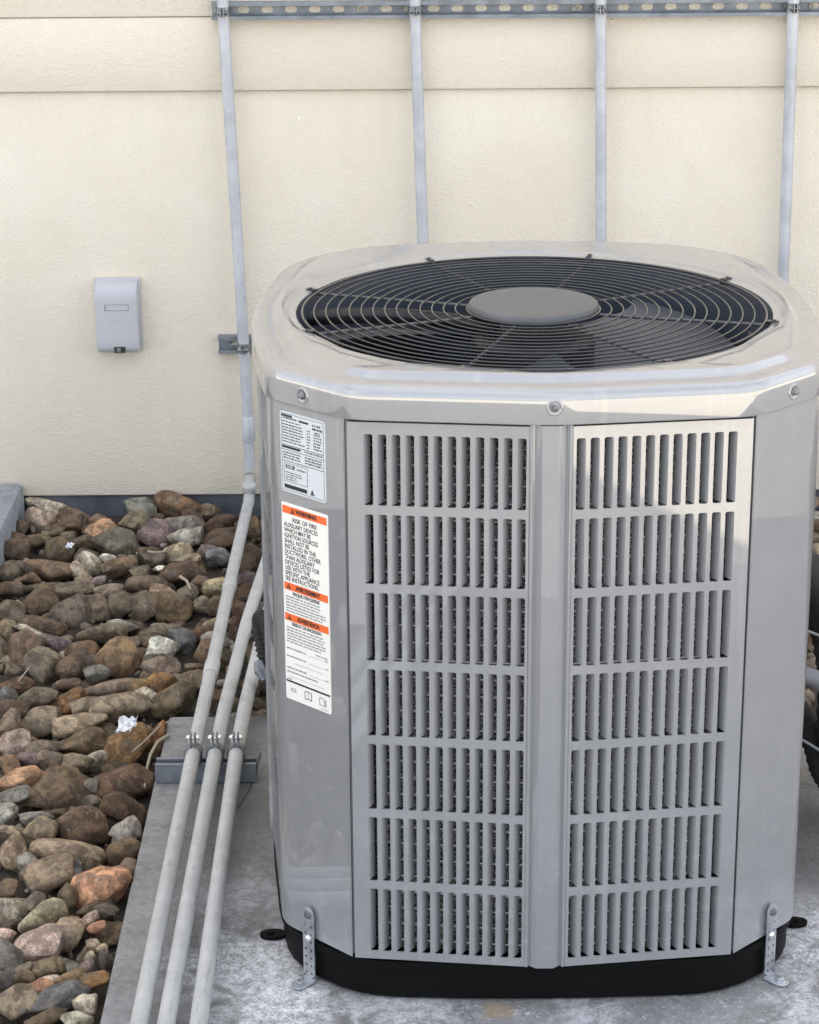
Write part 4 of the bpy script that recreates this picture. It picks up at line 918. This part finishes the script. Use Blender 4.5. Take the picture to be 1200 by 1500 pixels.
# ------------------------------------------------------------------ box on the wall
bx = thing('wall_box', 'small grey plastic cover box with curved top mounted on the cream wall', 'electrical box', (-.7715, WY, .43), None)
x0, x1 = -.8155, -.7270
prof = [(0, .357), (-.034, .357), (-.040, .3605), (-.043, .366)]
prof += [(-.0445 + .002*k/6, .372 + .096*k/6) for k in range(7)]
prof += [(-.0420, .478), (-.0385, .489), (-.0325, .4985), (-.0240, .5045), (-.012, .507), (0, .5075)]
g = MB(); n = len(prof)
g.add([(x, WY + y, z) for x in (x0, x1) for y, z in prof], [(i, (i+1) % n, n+(i+1) % n, n+i) for i in range(n)] + [tuple(range(n)), tuple(range(2*n-1, n-1, -1))])
g.build('cover', M_BOXG, bx, smooth=38, bevel=.0045)
g = MB(); g.box((x0-.003, WY-.011, .354), (x1+.0045, WY, .5095)); g.build('back_plate', M_BOXG, bx, smooth=40, bevel=.003)
g = MB()
fr_ = [(-.0245, .0062), (.0245, .0062), (.0245, -.0062), (-.0245, -.0062)]
yy = WY-.0437
for (a, b, c, d) in ((-.7945, -.7455, .4605, .4622), (-.7945, -.7455, .4488, .4505), (-.7945, -.7928, .4488, .4622), (-.7472, -.7455, .4488, .4622)): g.box((a, yy, c), (b, yy+.003, d))
for k in range(7): g.box((-.792+.0062*k, yy-.0001, .4270), (-.792+.0062*k+.0046, yy+.003, .4296))
g.build('moulded_marking', M_BOXG, bx, smooth=30, bevel=.0004)
g = MB(); g.box((-.7790, WY-.0452, .3585), (-.7560, WY-.036, .3715)); g.build('latch_recess', M_DARK, bx)
g = MB(); g.box((-.7735, WY-.0470, .3600), (-.7650, WY-.0445, .3690)); g.lathe((-.7692, WY-.0466, .3645), [(.0028, 0), (.0028, .002), (0, .002)], 12, T=Matrix.Rotation(R(90), 4, 'X')); g.build('latch', M_PVC, bx, smooth=30, bevel=.0006)

# ------------------------------------------------------------------ hoses beside the unit
h = thing('flexible_hose', 'black ribbed flexible hose loop at the left side of the unit, behind the conduits', 'hose', (-.39, .9, .12))
g = MB(); pts = []
for k in range(90):
    u = k/89; a = R(-70 + 215*u)
    pts.append((-.398 - .024*math.sin(R(180*u)), .90 + .05*math.cos(a), .115 + .075*math.sin(a)))
g.tube(pts, [.0125 + .0022*math.sin(k*2.0) for k in range(90)], 12); g.tube([pts[-1], (-.36, .86, .16), (-.33, .80, .17)], .0115, 10); g.tube([pts[0], (-.40, .93, .0), (-.36, .96, -.02)], .0115, 10)
g.build('ribbed_sleeve', M_FOAM, h, smooth=70)
g = MB(); g.tube([(-.424, .885, .118), (-.420, .87, .108), (-.412, .862, .096)], [.007, .010, .006], 9); g.build('foil_wrap', M_STRUT, h, smooth=30)

h = thing('refrigerant_line', 'black foam insulated refrigerant lines at the right side of the unit', 'pipe', (.46, .55, .1))
V = Vector
def run(*p):
    out = []
    for i in range(0, len(p)-2, 2): out += bez(V(p[i]), V(p[i+1]), V(p[i+2]), 10)[(1 if i else 0):]
    return out
for pts, r in ((run((.33, .60, .40), (.49, .58, .44), (.478, .54, .20), (.47, .51, .0), (.60, .55, .030)), .030),
               (run((.33, .74, .32), (.50, .74, .34), (.500, .68, .16), (.50, .64, .025), (.66, .66, .028)), .027),
               (run((.34, .66, .14), (.44, .60, .20), (.462, .55, .08), (.48, .52, .02), (.64, .46, .022)), .021)):
    g = MB(); n_ = len(pts)
    fine = [pts[int(i)] .lerp(pts[min(int(i)+1, n_-1)], i % 1) for i in [k*(n_-1)/119 for k in range(120)]]
    g.tube(fine, [r*(1 + .05*math.sin(k*1.9)) for k in range(120)], 16); g.build('foam_sleeve', M_FOAM, h, smooth=70)
h = thing('drain_pipe', 'grey plastic pipe elbow among the black lines right of the unit', 'pipe', (.45, .45, .2))
g = MB(); g.tube(run((.35, .46, .27), (.452, .455, .285), (.457, .45, .215)) + [V((.458, .45, .16))], .0135, 16); g.build('pipe', M_PVC, h, smooth=60)
coupling((.4575, .45, .205), (0, 0, -1), .0165, .026, h, M_PVC)
for i, (a, b, c) in enumerate((((.37, .42, .37), (.42, .44, .34), (.50, .47, .30)), ((.37, .42, .20), (.43, .43, .17), (.50, .45, .10)))):
    h = tag(MB().tube(bez(Vector(a), Vector(b), Vector(c), 10), .0022, 8).build('thin_wire', M_INKG, None, smooth=60, base=b),
            ['thin grey wire crossing the black lines right of the unit, upper of the two', 'thin grey wire right of the unit, lower of the two'][i], 'wire')

# ------------------------------------------------------------------ river stones
PAL = dict(B=(.135, .094, .058), K=(.185, .147, .106), T=(.32, .255, .175), P=(.46, .255, .16), Q=(.50, .39, .32), G=(.215, .205, .18), H=(.36, .345, .31),
           W=(.58, .52, .42), Y=(.38, .31, .21), O=(.25, .135, .055), R=(.130, .078, .048), V=(.165, .125, .12), S=(.145, .148, .15), U=(.185, .125, .068))
import bmesh
def stone_mesh(seed, faceted):
    rnd = random.Random(seed); bm = bmesh.new(); bmesh.ops.create_icosphere(bm, subdivisions=3, radius=1)
    planes = [(Vector((rnd.gauss(0, 1), rnd.gauss(0, 1), rnd.gauss(0, 1))).normalized(), rnd.uniform(.56, .88)) for _ in range(faceted)]
    o1 = Vector((seed*3.1, seed*1.7, 0))
    for v in bm.verts:
        p = v.co.normalized(); e = 2.5
        k = (abs(p.x)**e + abs(p.y)**e + abs(p.z)**e)**(-1/e); p = p*k
        for n, d in planes:
            q = p.dot(n)
            if q > d: p = p - n*(q-d)*.98
        f = 1 + .17*noise.noise(p*.9 + o1) + .10*noise.noise(p*2.1 + o1) + .05*noise.noise(p*5 + o1) + .022*noise.noise(p*11 + o1)
        v.co = p*f
    mxs = [max(abs(v.co[i]) for v in bm.verts) for i in range(3)]
    for v in bm.verts:
        for i in range(3): v.co[i] /= mxs[i]
    for f in bm.faces: f.smooth = True
    me = bpy.data.meshes.new('stone'); bm.to_mesh(me); bm.free(); me.materials.append(M_STONE); return me
SHAPES = [stone_mesh(i, (5, 8, 11, 14)[i % 4]) for i in range(28)]
def stone(x, y, z, sx, sy, sz, rot, colr, k):
    o = bpy.data.objects.new('stone', SHAPES[k % len(SHAPES)]); col.objects.link(o); o.parent = rock_bed
    o.location = (x, y, z); o.rotation_euler = rot; o.scale = (sx, sy, sz); o.color = (*colr, 1); return o
rs = random.Random(21); placed = []
for i, rec in enumerate(STONES.split(';')):
    q = rec.split(','); v = [float(a) for a in q[:9]]; b = PAL[q[9]]; j = rs.uniform(.85, 1.5)
    colr = tuple(min(.7, c*j*rs.uniform(.95, 1.05)) for c in b)
    o = stone(*v[:3], *(q_*1.17 for q_ in v[3:6]), v[6:9], colr, i*5+3); placed.append((v[0], v[1], max(v[3], v[4])))
    if i in LABELS: o['label'] = LABELS[i]
# lower layer seen in the gaps, then pebbles
n_more = 300 - len(placed); tries = 0; done = 0; keys = 'BBBKKTTRUGBKVRHWT'
def in_bed(x, y): return (-1.15 < x < -.60 and -.35 < y < 2.0 and not (x < -.97 and y > 1.2)) or (-.60 < x < .75 and .96 < y < 2.0 and (x < -.36 or x > .50))
small = []
while done < n_more and tries < 6000:
    tries += 1; x, y = rs.uniform(-1.12, .72), rs.uniform(-.35, 2.0)
    if not in_bed(x, y): continue
    if x < -1.0 + .11*(y-2.0)*-1 - .05: continue
    r = rs.uniform(.018, .032)
    if any((x-a)**2 + (y-b)**2 < (.8*(r+c))**2 for a, b, c in small): continue
    small.append((x, y, r)); b = PAL[rs.choice(keys)]; j = rs.uniform(.75, 1.15)
    stone(x, y, soil_z(x, y) + r*.28, r*rs.uniform(.9, 1.3), r*rs.uniform(.8, 1.1), r*rs.uniform(.6, .9), (rs.uniform(-.5, .5), rs.uniform(-.5, .5), rs.uniform(0, 6.3)), tuple(c*j for c in b), rs.randrange(28)); done += 1
g = MB()
ico = bmesh.new(); bmesh.ops.create_icosphere(ico, subdivisions=1, radius=1); iv = [v.co.copy() for v in ico.verts]; jf = [tuple(v.index for v in f.verts) for f in ico.faces]; ico.free()
def pebble(x, y, z, r):
    e = Euler((rs.uniform(0, 6), rs.uniform(0, 6), rs.uniform(0, 6))).to_matrix(); s = Vector((r*rs.uniform(.8, 1.4), r, r*rs.uniform(.5, .9)))
    g.add([Vector((x, y, z)) + e @ Vector((v.x*s.x, v.y*s.y, v.z*s.z))*rs.uniform(.88, 1.1) for v in iv], jf)
for _ in range(5200):
    x, y = rs.uniform(-1.12, .72), rs.uniform(-.35, 2.0)
    if in_bed(x, y): r = rs.choice((.0025, .003, .004, .005, .006, .008, .011, .015)); pebble(x, y, soil_z(x, y) + r*.5, r)
o = g.build('pebbles', M_PEBBLE, rock_bed, smooth=80); o['kind'] = 'stuff'; o.color = (.17, .14, .105, 1)
# outlying stones left of the frame, one mass
g = MB()
for _ in range(900):
    x, y = rs.uniform(-2.3, -.75), rs.uniform(-1.3, 1.95)
    if x > -1.10 + (.0 if y > 1.2 else .12*(1.2-y)) or (x > -1.38 and y > 1.2): continue
    r = rs.uniform(.02, .04); pebble(x, y, soil_z(x, y) + r*.4, r)
o = g.build('outlying_stones', M_PEBBLE, rock_bed, smooth=80); o['kind'] = 'stuff'; o.color = (.16, .125, .09, 1)

# ------------------------------------------------------------------ litter and twigs
def crumple(name, c, size, seed, label, mat, cat, flat=.35):
    rnd = random.Random(seed); g = MB(); n = 7; vs = []
    for j in range(n):
        for i in range(n):
            e = rnd.uniform(-1, 1); vs.append((c[0] + (i/(n-1)-.5)*size[0] + rnd.uniform(-1, 1)*size[0]*.09 + (j-3)*size[0]*.06, c[1] + (j/(n-1)-.5)*size[1] + rnd.uniform(-1, 1)*size[1]*.09, c[2] + e*size[0]*flat*.5 + (j-3)*size[0]*.05))
    m = len(vs); vs += [(x, y, z-.0012) for x, y, z in vs]
    fs = [(j*n+i, j*n+i+1, (j+1)*n+i+1, (j+1)*n+i) for j in range(n-1) for i in range(n-1)]
    fs += [tuple(q+m for q in f[::-1]) for f in fs]
    rim = [i for i in range(n)] + [j*n+n-1 for j in range(1, n)] + [(n-1)*n+i for i in range(n-2, -1, -1)] + [j*n for j in range(n-2, 0, -1)]
    fs += [(rim[i], rim[(i+1) % len(rim)], rim[(i+1) % len(rim)]+m, rim[i]+m) for i in range(len(rim))]
    g.add(vs, fs); tag(g.build(name, mat, None, base=c), label, cat)
crumple('paper_scrap', (-.640, .815, .038), (.028, .036), 2, 'crumpled white paper scrap on the stones near the back corner of the slab', M_LITTER, 'litter')
crumple('foil_scrap', (-.850, 1.690, .040), (.013, .014), 5, 'small shiny foil scrap among the stones below the wall', M_LITTER, 'litter')
crumple('paper_scrap', (.482, .470, .012), (.030, .036), 8, 'crumpled white scrap on the dirty slab right of the unit', M_LITTER, 'litter')
def twig(pts, r, label):
    pts = [Vector(p) for p in pts]; g = MB(); g.tube(pts, [r*(1-.5*i/len(pts)) for i in range(len(pts))], 7); tag(g.build('twig', M_WOOD, None, smooth=60, base=pts[0]), label, 'twig', None)
twig([(-.575, .845, .004), (-.590, .815, .006), (-.597, .77, .004), (-.600, .72, -.004), (-.598, .68, -.012)], .0032, 'pale dry root along the slab edge beside the strut')
twig([(-.580, .90, .004), (-.592, .86, .012), (-.612, .80, .012), (-.628, .77, .008)], .002, 'thin dry twig across the back corner of the slab')
twig([(-.610, 1.49, .045), (-.595, 1.46, .048), (-.585, 1.42, .046)], .0035, 'short white twig on the stones left of the conduit')
twig([(-.685, 1.62, .050), (-.670, 1.612, .051), (-.652, 1.62, .050)], .0026, 'curved pale stick on a flat brown stone')
twig([(-.850, 1.02, .03), (-.836, 1.06, .04)], .0016, 'tiny pale twig between stones at the left')
